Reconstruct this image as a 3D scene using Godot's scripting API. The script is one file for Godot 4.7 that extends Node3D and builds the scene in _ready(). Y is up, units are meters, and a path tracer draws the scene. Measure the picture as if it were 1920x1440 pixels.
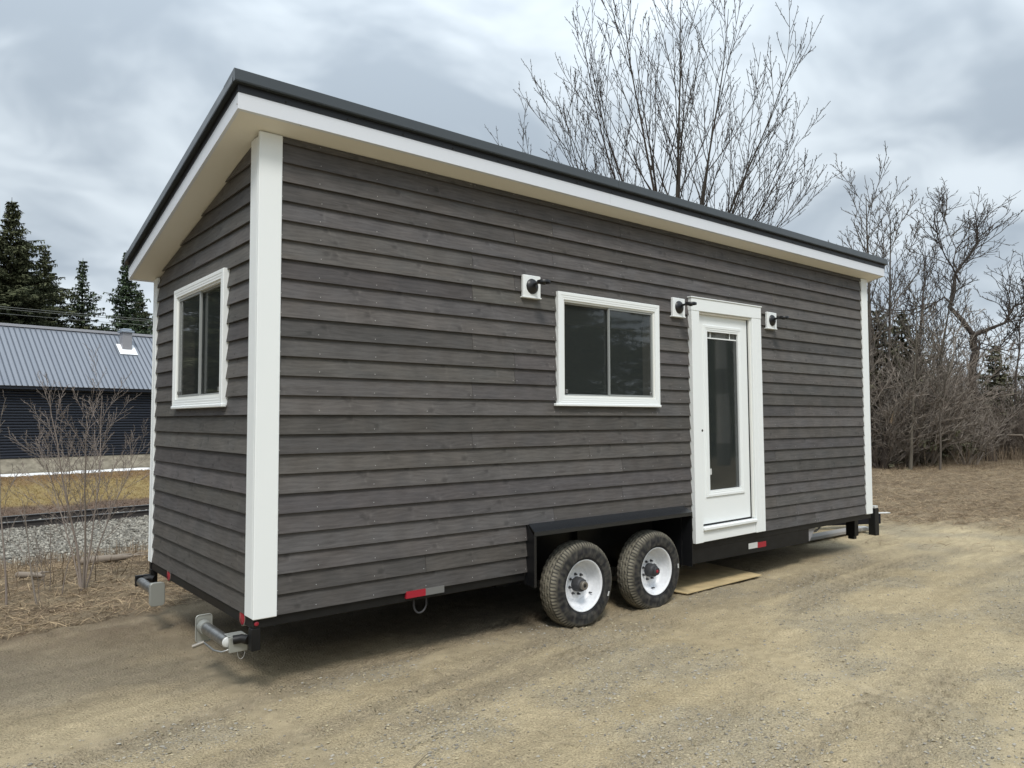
extends Node3D
# A grey clapboard tiny house on a tandem trailer, on a dirt yard beside a railway.  Units are metres, y is up.
# The long wall faces +z and runs along x from 0 (near corner) to 7.87; the end wall lies in the plane x = 0.

const LEN := 7.869
const WID := 2.447
const SLOPE := 0.2325
const RAIL_DIR := Vector3(0.989, 0, -0.15)
const RAIL_OUT := Vector3(-0.15, 0, -0.989)

var counts := {}
var M := {}
var nz := FastNoiseLite.new()
var nfine := FastNoiseLite.new()
var ncell := FastNoiseLite.new()


# ---------------------------------------------------------------- mesh collector
class Geo:
	var v := PackedVector3Array()
	var n := PackedVector3Array()
	var uv := PackedVector2Array()
	var c := PackedColorArray()
	var ix := PackedInt32Array()
	var xf := Transform3D()
	var col := Color.WHITE

	func face(p: Array, out: Vector3, uvs: Array = []) -> void:   # a flat convex polygon that faces «out»
		var q := []
		for a in p:
			q.append(xf * (a as Vector3))
		var o := xf.basis * out
		var nn: Vector3 = (q[2] - q[0]).cross(q[1] - q[0])
		if p.size() > 3:
			nn = (q[2] - q[0]).cross(q[3] - q[1]) * -1.0
		if nn.length_squared() < 1e-18:
			return
		nn = nn.normalized()
		var flip := nn.dot(o) < 0.0
		if flip:
			nn = -nn
		var b := v.size()
		for i in q.size():
			v.append(q[i])
			n.append(nn)
			c.append(col)
			uv.append(uvs[i] if uvs.size() > i else Vector2(q[i].x + q[i].z, q[i].y))
		for i in range(1, q.size() - 1):
			if flip:
				ix.append_array([b, b + i + 1, b + i])
			else:
				ix.append_array([b, b + i, b + i + 1])

	func box(a: Vector3, b: Vector3, bev := 0.0) -> void:         # a box between two corners, its edges chamfered by «bev»
		var m := (a + b) * 0.5
		var h := ((b - a) * 0.5).abs()
		bev = minf(bev, minf(h.x, minf(h.y, h.z)) * 0.8)
		var ax := [Vector3(1, 0, 0), Vector3(0, 1, 0), Vector3(0, 0, 1)]
		var P := func(s: Vector3, axis: int) -> Vector3:
			var k: Vector3 = h - Vector3(bev, bev, bev) + ax[axis] * bev
			return m + s * k
		for i in 3:
			var j := (i + 1) % 3
			var k := (i + 2) % 3
			for s in [-1.0, 1.0]:
				var q := []
				for t in [[-1, -1], [1, -1], [1, 1], [-1, 1]]:
					q.append(P.call(ax[i] * s + ax[j] * t[0] + ax[k] * t[1], i))
				face(q, ax[i] * s)
				if bev > 0.0:
					for t in [-1.0, 1.0]:
						var s0: Vector3 = ax[i] * s + ax[j] * t
						face([P.call(s0 - ax[k], i), P.call(s0 + ax[k], i), P.call(s0 + ax[k], j), P.call(s0 - ax[k], j)], s0)
		if bev > 0.0:
			for x in [-1.0, 1.0]:
				for y in [-1.0, 1.0]:
					for z in [-1.0, 1.0]:
						var s := Vector3(x, y, z)
						face([P.call(s, 0), P.call(s, 1), P.call(s, 2)], s)

	func prism(poly: Array, off: Vector3) -> void:                # a convex polygon pushed along «off»
		var mid := Vector3.ZERO
		for p in poly:
			mid += p
		mid /= poly.size()
		face(poly, -off)
		var far := []
		for p in poly:
			far.append(p + off)
		face(far, off)
		for i in poly.size():
			var a: Vector3 = poly[i]
			var b: Vector3 = poly[(i + 1) % poly.size()]
			face([a, b, b + off, a + off], (a + b) * 0.5 - mid)

	func tube(pts: Array, rad: Array, sides := 6, cap := true) -> void:
		var b0 := v.size()
		var k := pts.size()
		var side := Vector3.ZERO
		for i in k:
			var t: Vector3 = (pts[mini(i + 1, k - 1)] - pts[maxi(i - 1, 0)])
			t = t.normalized() if t.length_squared() > 1e-16 else Vector3.UP
			if i == 0:
				side = t.cross(Vector3(0.31, 0.17, 0.93) if absf(t.z) < 0.9 else Vector3.RIGHT)
			side = (side - t * side.dot(t)).normalized()
			var up := t.cross(side)
			for j in sides:
				var a := TAU * j / sides
				var d := side * cos(a) + up * sin(a)
				v.append(xf * (pts[i] + d * rad[i]))
				n.append((xf.basis * d).normalized())
				uv.append(Vector2(float(j) / sides, i))
				c.append(col)
		for i in k - 1:
			for j in sides:
				var a := b0 + i * sides + j
				var e := b0 + i * sides + (j + 1) % sides
				ix.append_array([a, a + sides, e, e, a + sides, e + sides])
		if cap and sides > 3:
			for i in [0, k - 1]:
				var q := []
				for j in sides:
					q.append(xf.affine_inverse() * v[b0 + i * sides + j])
				face(q, pts[0] - pts[1] if i == 0 else pts[k - 1] - pts[k - 2])

	func lathe(prof: Array, segs: int, cols: Array = []) -> void:  # [radius, height along z] pairs turned about z
		var b0 := v.size()
		var k := prof.size()
		for i in k:
			var t: Vector2 = prof[mini(i + 1, k - 1)] - prof[maxi(i - 1, 0)]
			var m := Vector2(t.y, -t.x).normalized()
			for j in segs:
				var a := TAU * j / segs
				v.append(xf * Vector3(prof[i].x * cos(a), prof[i].x * sin(a), prof[i].y))
				n.append((xf.basis * Vector3(m.x * cos(a), m.x * sin(a), m.y)).normalized())
				uv.append(Vector2(float(j) / segs * 8.0, i))
				c.append(cols[i] if cols.size() > i else col)
		for i in k - 1:
			for j in segs:
				var a := b0 + i * segs + j
				var e := b0 + i * segs + (j + 1) % segs
				ix.append_array([a, a + segs, e, e, a + segs, e + segs])

	func mesh() -> ArrayMesh:
		var arr := []
		arr.resize(Mesh.ARRAY_MAX)
		arr[Mesh.ARRAY_VERTEX] = v
		arr[Mesh.ARRAY_NORMAL] = n
		arr[Mesh.ARRAY_TEX_UV] = uv
		arr[Mesh.ARRAY_COLOR] = c
		arr[Mesh.ARRAY_INDEX] = ix
		var m := ArrayMesh.new()
		m.add_surface_from_arrays(Mesh.PRIMITIVE_TRIANGLES, arr)
		return m


# ---------------------------------------------------------------- node helpers
func numbered(called: String, parent: Node) -> String:
	var key := str(parent.get_instance_id()) + called
	var k: int = counts.get(key, 0)
	counts[key] = k + 1
	return called if k == 0 else "%s_%03d" % [called, k]


func obj(called: String, g, m: Material, parent: Node = self) -> MeshInstance3D:
	var o := MeshInstance3D.new()
	o.name = numbered(called, parent)
	o.mesh = g.mesh() if g is Geo else g
	o.material_override = m
	parent.add_child(o, true)
	return o


func base(called: String, at: Vector3 = Vector3.ZERO, turn := 0.0, parent: Node = self) -> Node3D:
	var o := Node3D.new()
	o.name = numbered(called, parent)
	parent.add_child(o, true)
	o.position = at
	o.rotation.y = turn
	return o


func tag(o: Node, label: String, category: String, group := "", kind := "") -> Node:
	o.set_meta("label", label)
	o.set_meta("category", category)
	if group:
		o.set_meta("group", group)
	if kind:
		o.set_meta("kind", kind)
	return o


func copy(o: Node3D, at: Vector3, turn: float, size: float, label := "", group := "") -> Node3D:
	var r: Node3D = o.duplicate()
	var plain: String = o.name
	if plain.right(4).begins_with("_") and plain.right(3).is_valid_int():
		plain = plain.left(-4)
	r.name = numbered(plain, self)
	add_child(r, true)
	r.position = at
	r.rotation.y = turn
	r.scale = Vector3.ONE * size
	if label:
		r.set_meta("label", label)
	if group:
		r.set_meta("group", group)
	return r


func lin(r: float, g: float, b: float) -> Color:                  # a real-world base colour
	return Color(r, g, b).linear_to_srgb()


func paint(r: float, g: float, b: float, rough := 0.6, metal := 0.0, spec := 0.5) -> StandardMaterial3D:
	var m := StandardMaterial3D.new()
	m.albedo_color = lin(r, g, b)
	m.roughness = rough
	m.metallic = metal
	m.metallic_specular = spec
	return m


func vcol(rough := 0.9, spec := 0.3) -> StandardMaterial3D:
	var m := StandardMaterial3D.new()
	m.vertex_color_use_as_albedo = true
	m.roughness = rough
	m.metallic_specular = spec
	return m


func noise_tex(freq: float, lo: float, hi: float, octaves := 4, as_normal := false, strength := 2.0) -> NoiseTexture2D:
	var t := NoiseTexture2D.new()
	var f := FastNoiseLite.new()
	f.seed = int(freq * 1000.0) + octaves
	f.frequency = freq
	f.fractal_octaves = octaves
	t.noise = f
	t.seamless = true
	t.width = 512
	t.height = 512
	if as_normal:
		t.as_normal_map = true
		t.bump_strength = strength
	else:
		var g := Gradient.new()
		g.set_color(0, Color(lo, lo, lo))
		g.set_color(1, Color(hi, hi, hi))
		t.color_ramp = g
	return t


# ---------------------------------------------------------------- lie of the land
func along(x: float, z: float) -> float:
	return RAIL_OUT.x * x + RAIL_OUT.z * z


func smooth(a: float, b: float, x: float) -> float:
	var t := clampf((x - a) / (b - a), 0.0, 1.0)
	return t * t * (3.0 - 2.0 * t)


func land(x: float, z: float) -> float:                           # the broad shape of the ground, without its roughness
	var s := along(x, z)
	var h := -1.10 * smooth(4.4, 12.6, s) + 0.25 * smooth(24.0, 35.0, s)
	h *= 1.0 - smooth(15.0, 24.0, x) * (1.0 - smooth(13.0, 17.0, s))
	return h


func mulch(x: float, z: float) -> float:                          # 1 where the ground is brown straw and leaf litter
	var wob := nz.get_noise_2d(x * 9.0, z * 9.0) * 1.6
	var left := smooth(2.1, 3.5, along(x, z) + wob * 0.8)
	var right := smooth(9.6, 12.0, x * 0.93 - z * 0.36 + wob * 1.2)
	return maxf(left, right)


func lane(x: float, z: float) -> float:                           # distance across the curving wheel lanes
	return z - 0.012 * (x - 9.0) * (x - 9.0)


func track_dip(x: float, z: float) -> float:                      # how deep a tyre track runs here, 0 to 1
	var w := lane(x, z)
	var d := 0.0
	for k in [[-0.92, 0.12], [-0.42, 0.10], [0.10, 0.12], [0.62, 0.14], [1.35, 0.12], [1.75, 0.10], [2.2, 0.14]]:
		var u: float = (w - k[0] + 0.10 * sin(x * 0.7 + k[0] * 5.0)) / k[1]
		d = maxf(d, 1.0 / (1.0 + u * u * u * u))
	return d * clampf(0.5 + nz.get_noise_2d(x * 14.0 + 300.0, z * 20.0) * 2.0, 0.0, 1.0)


func relief(x: float, z: float) -> float:
	var m := mulch(x, z)
	var t := track_dip(x, z)
	var h := nz.get_noise_2d(x * 40.0, z * 40.0) * 0.016 + nfine.get_noise_2d(x * 60.0, z * 60.0) * (0.008 + 0.034 * m)
	h += nfine.get_noise_2d(x * 170.0, z * 170.0 + 77.0) * 0.009
	h -= t * 0.018
	var w := lane(x, z)
	h += t * 0.009 * sin(w * 84.0 + 1.5 * sin(x * 34.0)) + t * 0.004 * sin((x + w * 1.2) * 70.0)
	return h


func ground(x: float, z: float) -> float:
	return land(x, z) + relief(x, z)


# ================================================================ the scene
func _ready() -> void:
	seed(7)
	# camera
	var cam := Camera3D.new()
	cam.name = "camera"
	cam.position = Vector3(-1.653, 1.665, 4.468)
	cam.basis = Basis(Vector3.UP, -0.68487) * Basis(Vector3.RIGHT, 0.04807) * Basis(Vector3.BACK, -0.0024)
	cam.fov = 54.47
	cam.near = 0.05
	cam.far = 2000.0
	add_child(cam)
	cam.current = true
	# sky and sun: broken overcast, the sun only a broad soft glow behind it
	var env := Environment.new()
	env.background_mode = Environment.BG_SKY
	env.sky = Sky.new()
	env.sky.sky_material = cloud_sky()
	env.tonemap_mode = Environment.TONE_MAPPER_LINEAR
	env.tonemap_exposure = 1.6
	env.sdfgi_enabled = true
	env.ssao_enabled = true
	env.ssil_enabled = true
	var we := WorldEnvironment.new()
	we.name = "world_environment"
	we.environment = env
	add_child(we)
	var sun := DirectionalLight3D.new()
	sun.name = "sun"
	sun.light_color = Color(1.0, 0.98, 0.95)
	sun.light_energy = 0.5
	sun.light_angular_distance = 14.0
	sun.shadow_enabled = true
	add_child(sun)
	sun.look_at_from_position(Vector3.ZERO, Vector3(0.45, -1.0, -0.62), Vector3.UP)

	nz.seed = 11
	nz.frequency = 0.02
	nz.fractal_octaves = 4
	nfine.seed = 23
	nfine.frequency = 0.05
	nfine.fractal_octaves = 3
	ncell.seed = 5
	ncell.noise_type = FastNoiseLite.TYPE_CELLULAR
	ncell.frequency = 0.05
	make_materials()
	make_ground()
	make_house()
	make_barn()
	make_railway()
	make_trees()
	make_yard_things()
	make_ground_cover()


# ---------------------------------------------------------------- sky
func cloud_sky() -> PanoramaSkyMaterial:
	var w := 2048
	var h := 1024
	var f := FastNoiseLite.new()
	f.seed = 42
	f.frequency = 1.0
	f.fractal_octaves = 6
	f.fractal_gain = 0.53
	var wv := FastNoiseLite.new()
	wv.seed = 9
	wv.frequency = 0.7
	wv.fractal_octaves = 3
	var im := Image.create(w, h, false, Image.FORMAT_RGBF)
	for y in h:
		var el := (0.5 - (y + 0.5) / h) * PI
		if el < -0.01:
			im.fill_rect(Rect2i(0, y, w, h - y), Color(0.22, 0.205, 0.18))
			break
		var lift := maxf(sin(el), 0.0)
		var ce := cos(el)
		var haze := (1.0 - smooth(0.0, 0.20, lift)) * 0.5              # paler air low down
		var up := 0.90 * (1.0 + 1.1 * smooth(0.25, 1.0, lift))        # an overcast deck is brightest overhead
		for x in w:
			var a := ((x + 0.5) / w - 0.5) * TAU
			var p := Vector3(sin(a) * ce, 0, -cos(a) * ce) / (lift + 0.30) * 1.55   # a cloud deck seen from below
			p.y = lift * 1.6
			var q := wv.get_noise_3dv(p) * 0.45
			var n := f.get_noise_3dv(p + Vector3(q, q * 0.5, -q))
			var big := wv.get_noise_3dv(p * 0.5 + Vector3(3.3, 0, 8.1))
			var t := smooth(-0.38, 0.40, n * 0.95 + big * 0.45 + 0.02)
			var c := Color(0.305, 0.358, 0.415).lerp(Color(0.535, 0.595, 0.645), t)
			c = c.lerp(Color(0.49, 0.55, 0.60), haze)
			im.set_pixel(x, y, Color(c.r * up, c.g * up, c.b * up))
	var m := PanoramaSkyMaterial.new()
	m.panorama = ImageTexture.create_from_image(im)
	return m


# ---------------------------------------------------------------- materials
func board_texture(sd: int) -> ImageTexture:                      # stained pine: long grain, blotches and a few knots
	var w := 1024
	var h := 64
	var rng := RandomNumberGenerator.new()
	rng.seed = sd
	var f := FastNoiseLite.new()
	f.seed = sd
	f.frequency = 0.012
	f.fractal_octaves = 4
	var knots := []
	for k in 6:
		knots.append([rng.randf() * w, rng.randf_range(6, h - 6), rng.randf_range(3.0, 7.5), rng.randf_range(-0.6, 0.6)])
	var im := Image.create(w, h, false, Image.FORMAT_RGB8)
	for y in h:
		for x in w:
			var warp := 0.0
			var k_dark := 0.0
			var k_pale := 0.0
			for k in knots:
				var dx: float = x - k[0]
				dx -= w * roundf(dx / w)
				if absf(dx) > 70.0:
					continue
				var dy: float = y - k[1]
				var d: float = sqrt(dx * dx * 0.35 + dy * dy)
				warp += exp(-d / 14.0) * 8.0 * signf(dy)
				k_dark += exp(-pow(d / k[2], 4.0))
				var st: float = (dx - 9.0 - dy * k[3]) / 4.5            # the pale flame beside a knot
				k_pale += exp(-st * st) * exp(-pow(dy / 26.0, 2.0)) * (0.35 + 0.65 * f.get_noise_2d(x * 6, y * 6))
			var yy := y + warp
			var ang := x * TAU / w                                         # wraps round lengthwise
			var cx := cos(ang) * 160.0
			var cy := sin(ang) * 160.0
			var blotch := f.get_noise_3d(cx * 0.8, cy * 0.8, y * 1.2)
			var fibre := f.get_noise_3d(cx * 1.2, cy * 1.2, yy * 22.0)
			var ring := sin(yy * 0.55 + 7.0 * f.get_noise_3d(cx * 0.35, cy * 0.35, yy * 0.7 + 50.0))
			var fine := f.get_noise_3d(cx * 2.5, cy * 2.5, yy * 46.0 + 11.0)
			var t := 0.5 + blotch * 0.20 + fibre * 0.20 + fine * 0.16 + ring * 0.06
			t = t * (1.0 - 0.50 * clampf(k_dark, 0, 1)) + 0.34 * clampf(k_pale, 0, 1)
			var v := 0.102 * (0.42 + 1.16 * t)
			var hue := clampf(0.5 + f.get_noise_3d(cx * 0.5, cy * 0.5, y * 0.5 + 99.0) * 0.6, 0, 1)
			im.set_pixel(x, y, lin(v * lerpf(1.0, 1.07, hue), v * 0.985, v * lerpf(1.0, 0.93, hue)))
	im.generate_mipmaps()
	return ImageTexture.create_from_image(im)


func make_materials() -> void:
	for k in 4:
		var b := StandardMaterial3D.new()
		b.albedo_texture = board_texture(100 + k * 17)
		b.vertex_color_use_as_albedo = true
		b.roughness = 0.62
		b.metallic_specular = 0.35
		M["board%d" % k] = b
	M.white = paint(0.79, 0.82, 0.82, 0.45)
	M.white.roughness_texture = noise_tex(0.02, 0.75, 1.0)
	M.white.uv1_triplanar = true
	M.white.uv1_world_triplanar = true
	M.sash = paint(0.27, 0.285, 0.28, 0.4)
	M.vinyl = paint(0.76, 0.77, 0.74, 0.35)
	M.soffit = paint(0.75, 0.725, 0.66, 0.55)
	M.fascia = paint(0.66, 0.69, 0.74, 0.35)
	M.roof = paint(0.040, 0.047, 0.052, 0.38)
	M.roof.roughness_texture = noise_tex(0.01, 0.7, 1.0)
	M.roof.uv1_triplanar = true
	M.roof.uv1_world_triplanar = true
	M.black = paint(0.007, 0.0075, 0.009, 0.4)
	M.gloss = paint(0.014, 0.016, 0.019, 0.27)
	M.steel = paint(0.010, 0.010, 0.0105, 0.5, 0.0, 0.4)
	M.steel.albedo_texture = noise_tex(0.015, 0.7, 1.0)
	M.steel.uv1_triplanar = true
	M.steel.uv1_world_triplanar = true
	M.dark = paint(0.02, 0.018, 0.016, 0.9)
	M.inside = paint(0.22, 0.20, 0.17, 0.9)
	M.zinc = paint(0.42, 0.42, 0.41, 0.35, 0.85)
	M.zinc.albedo_texture = noise_tex(0.03, 0.72, 1.0)
	M.zinc.uv1_triplanar = true
	M.nickel = paint(0.36, 0.37, 0.345, 0.5, 0.5)
	M.nail = paint(0.45, 0.45, 0.44, 0.45, 0.5)
	M.stain = paint(0.035, 0.035, 0.034, 0.8)
	M.red = paint(0.32, 0.012, 0.028, 0.3)
	M.redlens = paint(0.30, 0.015, 0.03, 0.15)
	M.tape = paint(0.55, 0.56, 0.55, 0.35)
	M.dull_tape = paint(0.15, 0.15, 0.145, 0.6)
	M.rubber = vcol(0.85, 0.3)
	M.rim = paint(0.80, 0.82, 0.85, 0.35)
	M.rim.albedo_texture = noise_tex(0.02, 0.90, 1.0)
	M.rim.uv1_triplanar = true
	M.rim.uv1_scale = Vector3(3, 3, 3)
	M.hub = paint(0.035, 0.036, 0.04, 0.6)
	M.grease = paint(0.25, 0.23, 0.2, 0.45, 0.6)
	M.glass = paint(0.05, 0.055, 0.055, 0.03)
	M.glass.albedo_color = Color(0.25, 0.27, 0.265, 0.36)
	M.glass.transparency = BaseMaterial3D.TRANSPARENCY_ALPHA
	M.mesh = paint(0.05, 0.055, 0.055, 0.7)
	M.card = paint(0.62, 0.48, 0.26, 0.85)
	M.card.albedo_texture = noise_tex(0.008, 0.82, 1.0)
	M.card.uv1_triplanar = true
	M.bark = vcol(0.95, 0.15)
	M.needle = vcol(0.9, 0.2)
	M.needle.backlight_enabled = true
	M.needle.backlight = Color(0.05, 0.06, 0.02)
	M.barn_roof = paint(0.30, 0.345, 0.40, 0.42, 0.25)
	M.barn_rib = paint(0.085, 0.10, 0.125, 0.5, 0.2)
	M.navy = paint(0.011, 0.016, 0.027, 0.5)
	M.concrete = paint(0.50, 0.455, 0.36, 0.95)
	M.concrete.albedo_texture = noise_tex(0.012, 0.68, 1.0, 5)
	M.concrete.uv1_triplanar = true
	M.concrete.uv1_scale = Vector3(0.35, 0.6, 0.35)
	M.snow = paint(0.86, 0.88, 0.9, 0.7)
	M.rust = paint(0.035, 0.030, 0.028, 0.75)
	M.railhead = paint(0.42, 0.42, 0.42, 0.3, 0.8)
	M.tie = paint(0.06, 0.05, 0.042, 0.95)
	M.wood = vcol(0.9, 0.2)
	M.stone = vcol(0.95, 0.2)
	M.wire = paint(0.20, 0.21, 0.20, 0.5, 0.3)
	M.galv = paint(0.33, 0.33, 0.35, 0.5, 0.3)
	M.trunk_grey = vcol(0.95, 0.15)


# ---------------------------------------------------------------- ground
func spread(lo: float, hi: float, core0: float, core1: float, step: float, grow: float) -> PackedFloat32Array:
	var left := PackedFloat32Array()
	var p := core0
	var st := step
	while p > lo:
		st = step + grow * (core0 - p)
		p -= st
		left.append(p)
	left.reverse()
	p = core0
	while p < core1:
		left.append(p)
		p += step
	while p < hi:
		left.append(p)
		p += step + grow * (p - core1)
	left.append(p)
	return left


func soil(x: float, z: float) -> Color:                           # base colour of the ground, linear, trailer shade painted in
	var s := along(x, z)
	var m := mulch(x, z)
	var a := nz.get_noise_2d(x * 16.0 + 50.0, z * 30.0)
	var b := nfine.get_noise_2d(x * 26.0 + 9.0, z * 60.0)
	var g := clampf(nz.get_noise_2d(x * 30.0 + 700.0, z * 44.0 - 90.0) * 2.4 + 0.24, 0.0, 1.0)
	var t := track_dip(x, z)
	var w := z - 0.012 * (x - 9.0) * (x - 9.0)
	var streak := nfine.get_noise_2d(x * 9.0 + 11.0, w * 130.0)
	var sp := nfine.get_noise_2d(x * 150.0 + 40.0, z * 210.0)
	var c := Color(0.56, 0.462, 0.297).lerp(Color(0.465, 0.38, 0.24), clampf(a * 1.2 + 0.4, 0, 1))
	c = c.lerp(Color(0.35, 0.312, 0.235), g * 0.52)
	c = c.lerp(Color(0.335, 0.282, 0.195), t * 0.72)
	c = c.lerp(Color(0.20, 0.165, 0.12), smooth(-0.9, 1.3, -z + nz.get_noise_2d(x * 20, z * 20 + 40) * 1.0) * 0.8 * (1.0 - smooth(5.5, 9.0, x)))  # darker soil, deepened to paint in the shade under and before the trailer
	c = c * (1.0 + b * 0.12 + sp * 0.14 + streak * 0.10)
	if m > 0.0:
		var br := Color(0.19, 0.143, 0.096).lerp(Color(0.34, 0.27, 0.18), clampf(b * 1.1 + a * 0.6 + 0.45, 0, 1))
		c = c.lerp(br, m)
	if s > 8.0:
		var k := smooth(12.0, 13.6, s + a * 1.5)
		c = c.lerp(Color(0.24, 0.225, 0.195) * (1.0 + b * 0.4), k)                      # ballast
		k = smooth(20.4, 21.2, s + a * 0.6)
		c = c.lerp(Color(0.20, 0.145, 0.11) * (1.0 + b * 0.5), k)                      # brown bank
		k = smooth(23.0, 24.6, s + a * 1.5)
		var turf := Color(0.37, 0.285, 0.135).lerp(Color(0.29, 0.195, 0.11), clampf(smooth(29.5, 33.5, s) + b * 0.8 + a * 0.5, 0, 1))
		c = c.lerp(turf, k)                                                            # winter grass
	c.a = 1.0
	return c


func make_ground() -> void:
	var xs := spread(-420.0, 520.0, -2.4, 6.0, 0.022, 0.036)
	var zs := spread(-520.0, 420.0, -0.6, 3.5, 0.022, 0.036)
	var g := Geo.new()
	var nx := xs.size()
	var nzs := zs.size()
	for j in nzs:
		for i in nx:
			var x := xs[i]
			var z := zs[j]
			var far := maxf(absf(x - 2.0), absf(z - 1.0))
			var y := land(x, z)
			if far < 60.0:
				y += relief(x, z)
			g.v.append(Vector3(x, y, z))
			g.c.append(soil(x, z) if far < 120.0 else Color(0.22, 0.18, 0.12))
			g.uv.append(Vector2(x, z) / 3.1)
			g.n.append(Vector3.UP)
	for j in nzs:
		for i in nx:
			var k := j * nx + i
			var l := g.v[k - 1 if i > 0 else k]
			var r := g.v[k + 1 if i < nx - 1 else k]
			var u := g.v[k - nx if j > 0 else k]
			var d := g.v[k + nx if j < nzs - 1 else k]
			g.n[k] = (d - u).cross(r - l).normalized()
			if i < nx - 1 and j < nzs - 1:
				g.ix.append_array([k, k + 1, k + nx, k + 1, k + nx + 1, k + nx])
	var m := StandardMaterial3D.new()
	m.vertex_color_use_as_albedo = true
	m.roughness = 0.97
	m.metallic_specular = 0.2
	var tex := grit()
	m.albedo_texture = tex[0]
	m.normal_enabled = true
	m.normal_texture = tex[1]
	m.normal_scale = 1.0
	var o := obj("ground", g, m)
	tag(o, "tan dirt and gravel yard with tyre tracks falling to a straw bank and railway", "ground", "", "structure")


func grit() -> Array:                                             # packed soil: crumbs, grains and gravelly patches, as colour and relief
	var w := 2048
	var rng := RandomNumberGenerator.new()
	rng.seed = 3
	var hgt := PackedFloat32Array()
	hgt.resize(w * w)
	var shade := PackedFloat32Array()
	shade.resize(w * w)
	for y in w:
		for x in w:
			var e := minf(1.0, minf(minf(x, w - 1 - x), minf(y, w - 1 - y)) / 80.0)
			var a := nfine.get_noise_2d(x * 1.6, y * 1.6) * e
			var b := nfine.get_noise_2d(x * 6.5 + 999.0, y * 6.5)
			hgt[y * w + x] = 0.42 + a * 0.26 + b * 0.14
			shade[y * w + x] = 0.84 + a * 0.32 + b * 0.46
	for k in 26000:                                               # grains, crowded into patches
		var cx := rng.randi() % w
		var cy := rng.randi() % w
		var patch := nz.get_noise_2d(cx * 0.35 + 80.0, cy * 0.35)
		if patch < rng.randf_range(-0.25, 0.25):
			continue
		var r := rng.randf_range(0.9, 2.4) if k % 9 else rng.randf_range(2.4, 5.5)
		var tone := rng.randf_range(-0.42, 0.30)
		var sq := rng.randf_range(0.6, 1.5)
		for dy in range(-6, 7):
			if absf(dy) > r * 1.3:
				continue
			for dx in range(-6, 7):
				var d := sqrt(dx * dx * sq + dy * dy / sq) / r
				if d < 1.0:
					var i := posmod(cy + dy, w) * w + posmod(cx + dx, w)
					hgt[i] += (1.0 - d * d) * 0.07 * r
					shade[i] += tone * (1.0 - d * 0.5)
	var ca := PackedByteArray()
	ca.resize(w * w)
	var ch := PackedByteArray()
	ch.resize(w * w)
	for i in w * w:
		ca[i] = int(255.0 * pow(clampf(shade[i], 0.16, 1.0), 0.4545))
		ch[i] = int(255.0 * clampf(hgt[i], 0, 1))
	var ia := Image.create_from_data(w, w, false, Image.FORMAT_L8, ca)
	var ih := Image.create_from_data(w, w, false, Image.FORMAT_L8, ch)
	ia.convert(Image.FORMAT_RGB8)
	ih.convert(Image.FORMAT_RGB8)
	ih.bump_map_to_normal_map(14.0)
	return [ImageTexture.create_from_image(ia), ImageTexture.create_from_image(ih)]


# ---------------------------------------------------------------- the tiny house
func soffit_y(z: float) -> float:
	return 3.447 + SLOPE * z


var house: Node3D
var brng := RandomNumberGenerator.new()


# one clapboard on a long wall (axis 0: runs along x, faces dir z) or an end wall (axis 1: runs along z, faces dir x)
func clapboard(axis: int, plane: float, dir: float, a0: float, a1: float, row_y: float, y0: float, y1: float, cut := false, nails = null, nail_r := 0.0042) -> void:
	if a1 - a0 < 0.012 or y1 - y0 < 0.012:
		return
	var g := Geo.new()
	var tone := brng.randf_range(0.66, 1.0)
	g.col = Color(tone, tone * brng.randf_range(0.965, 0.995), tone * brng.randf_range(0.91, 1.0))
	var off := brng.randf()
	var voff := brng.randf()
	var P := func(a: float, y: float, inner: bool) -> Vector3:
		var t := (y - row_y) / 0.15
		var d: float = (0.015 - 0.015 * t) if inner else (0.027 - 0.023 * t)
		return Vector3(a, y, plane + dir * d) if axis == 0 else Vector3(plane + dir * d, y, a)
	var U := func(a: float, y: float) -> Vector2:
		return Vector2(a / 2.6 + off, (y - row_y) / 0.15 * 0.92 + voff)
	var b0 := a0
	var b1 := a0
	if cut:                                                       # the top end follows the slope of the soffit
		b0 = maxf(a0, (y0 + 0.012 - 3.447) / SLOPE)
		b1 = maxf(a0, (y1 - 3.447) / SLOPE)
		if b0 > a1 - 0.03:
			return
		b1 = minf(b1, a1 - 0.01)
	else:
		b0 = a0
		b1 = a0
	var q := [[b0, y0], [a1, y0], [a1, y1], [b1, y1]]
	var out := Vector3(0, 0, dir) if axis == 0 else Vector3(dir, 0, 0)
	var fr := []
	var bk := []
	var uvs := []
	for p in q:
		fr.append(P.call(p[0], p[1], false))
		bk.append(P.call(p[0], p[1], true))
		uvs.append(U.call(p[0], p[1]))
	g.face(fr, out, uvs)
	g.face(bk, -out, uvs)
	var sides := [Vector3.DOWN, Vector3(1, 0, 0) if axis == 0 else Vector3(0, 0, 1), Vector3.UP, Vector3(-1, 0, 0) if axis == 0 else Vector3(0, 0, -1)]
	for i in 4:
		g.face([fr[i], fr[(i + 1) % 4], bk[(i + 1) % 4], bk[i]], sides[i], [uvs[i], uvs[(i + 1) % 4], uvs[(i + 1) % 4], uvs[i]])
	obj("clapboard", g, M["board%d" % (brng.randi() % 4)], house)
	if nails is Geo and y0 - row_y < 0.02:
		for k in range(ceili((a0 + 0.02) / 0.4064), floori((a1 - 0.02) / 0.4064) + 1):
			nail(nails, axis, P, dir, k * 0.4064 + brng.randf_range(-0.008, 0.008), row_y + brng.randf_range(0.022, 0.03), nail_r)
		for e in [a0 + 0.018, a1 - 0.018]:
			if brng.randf() < 0.8 and e > b0 + 0.01:
				nail(nails, axis, P, dir, e, row_y + 0.025, nail_r)


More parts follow.
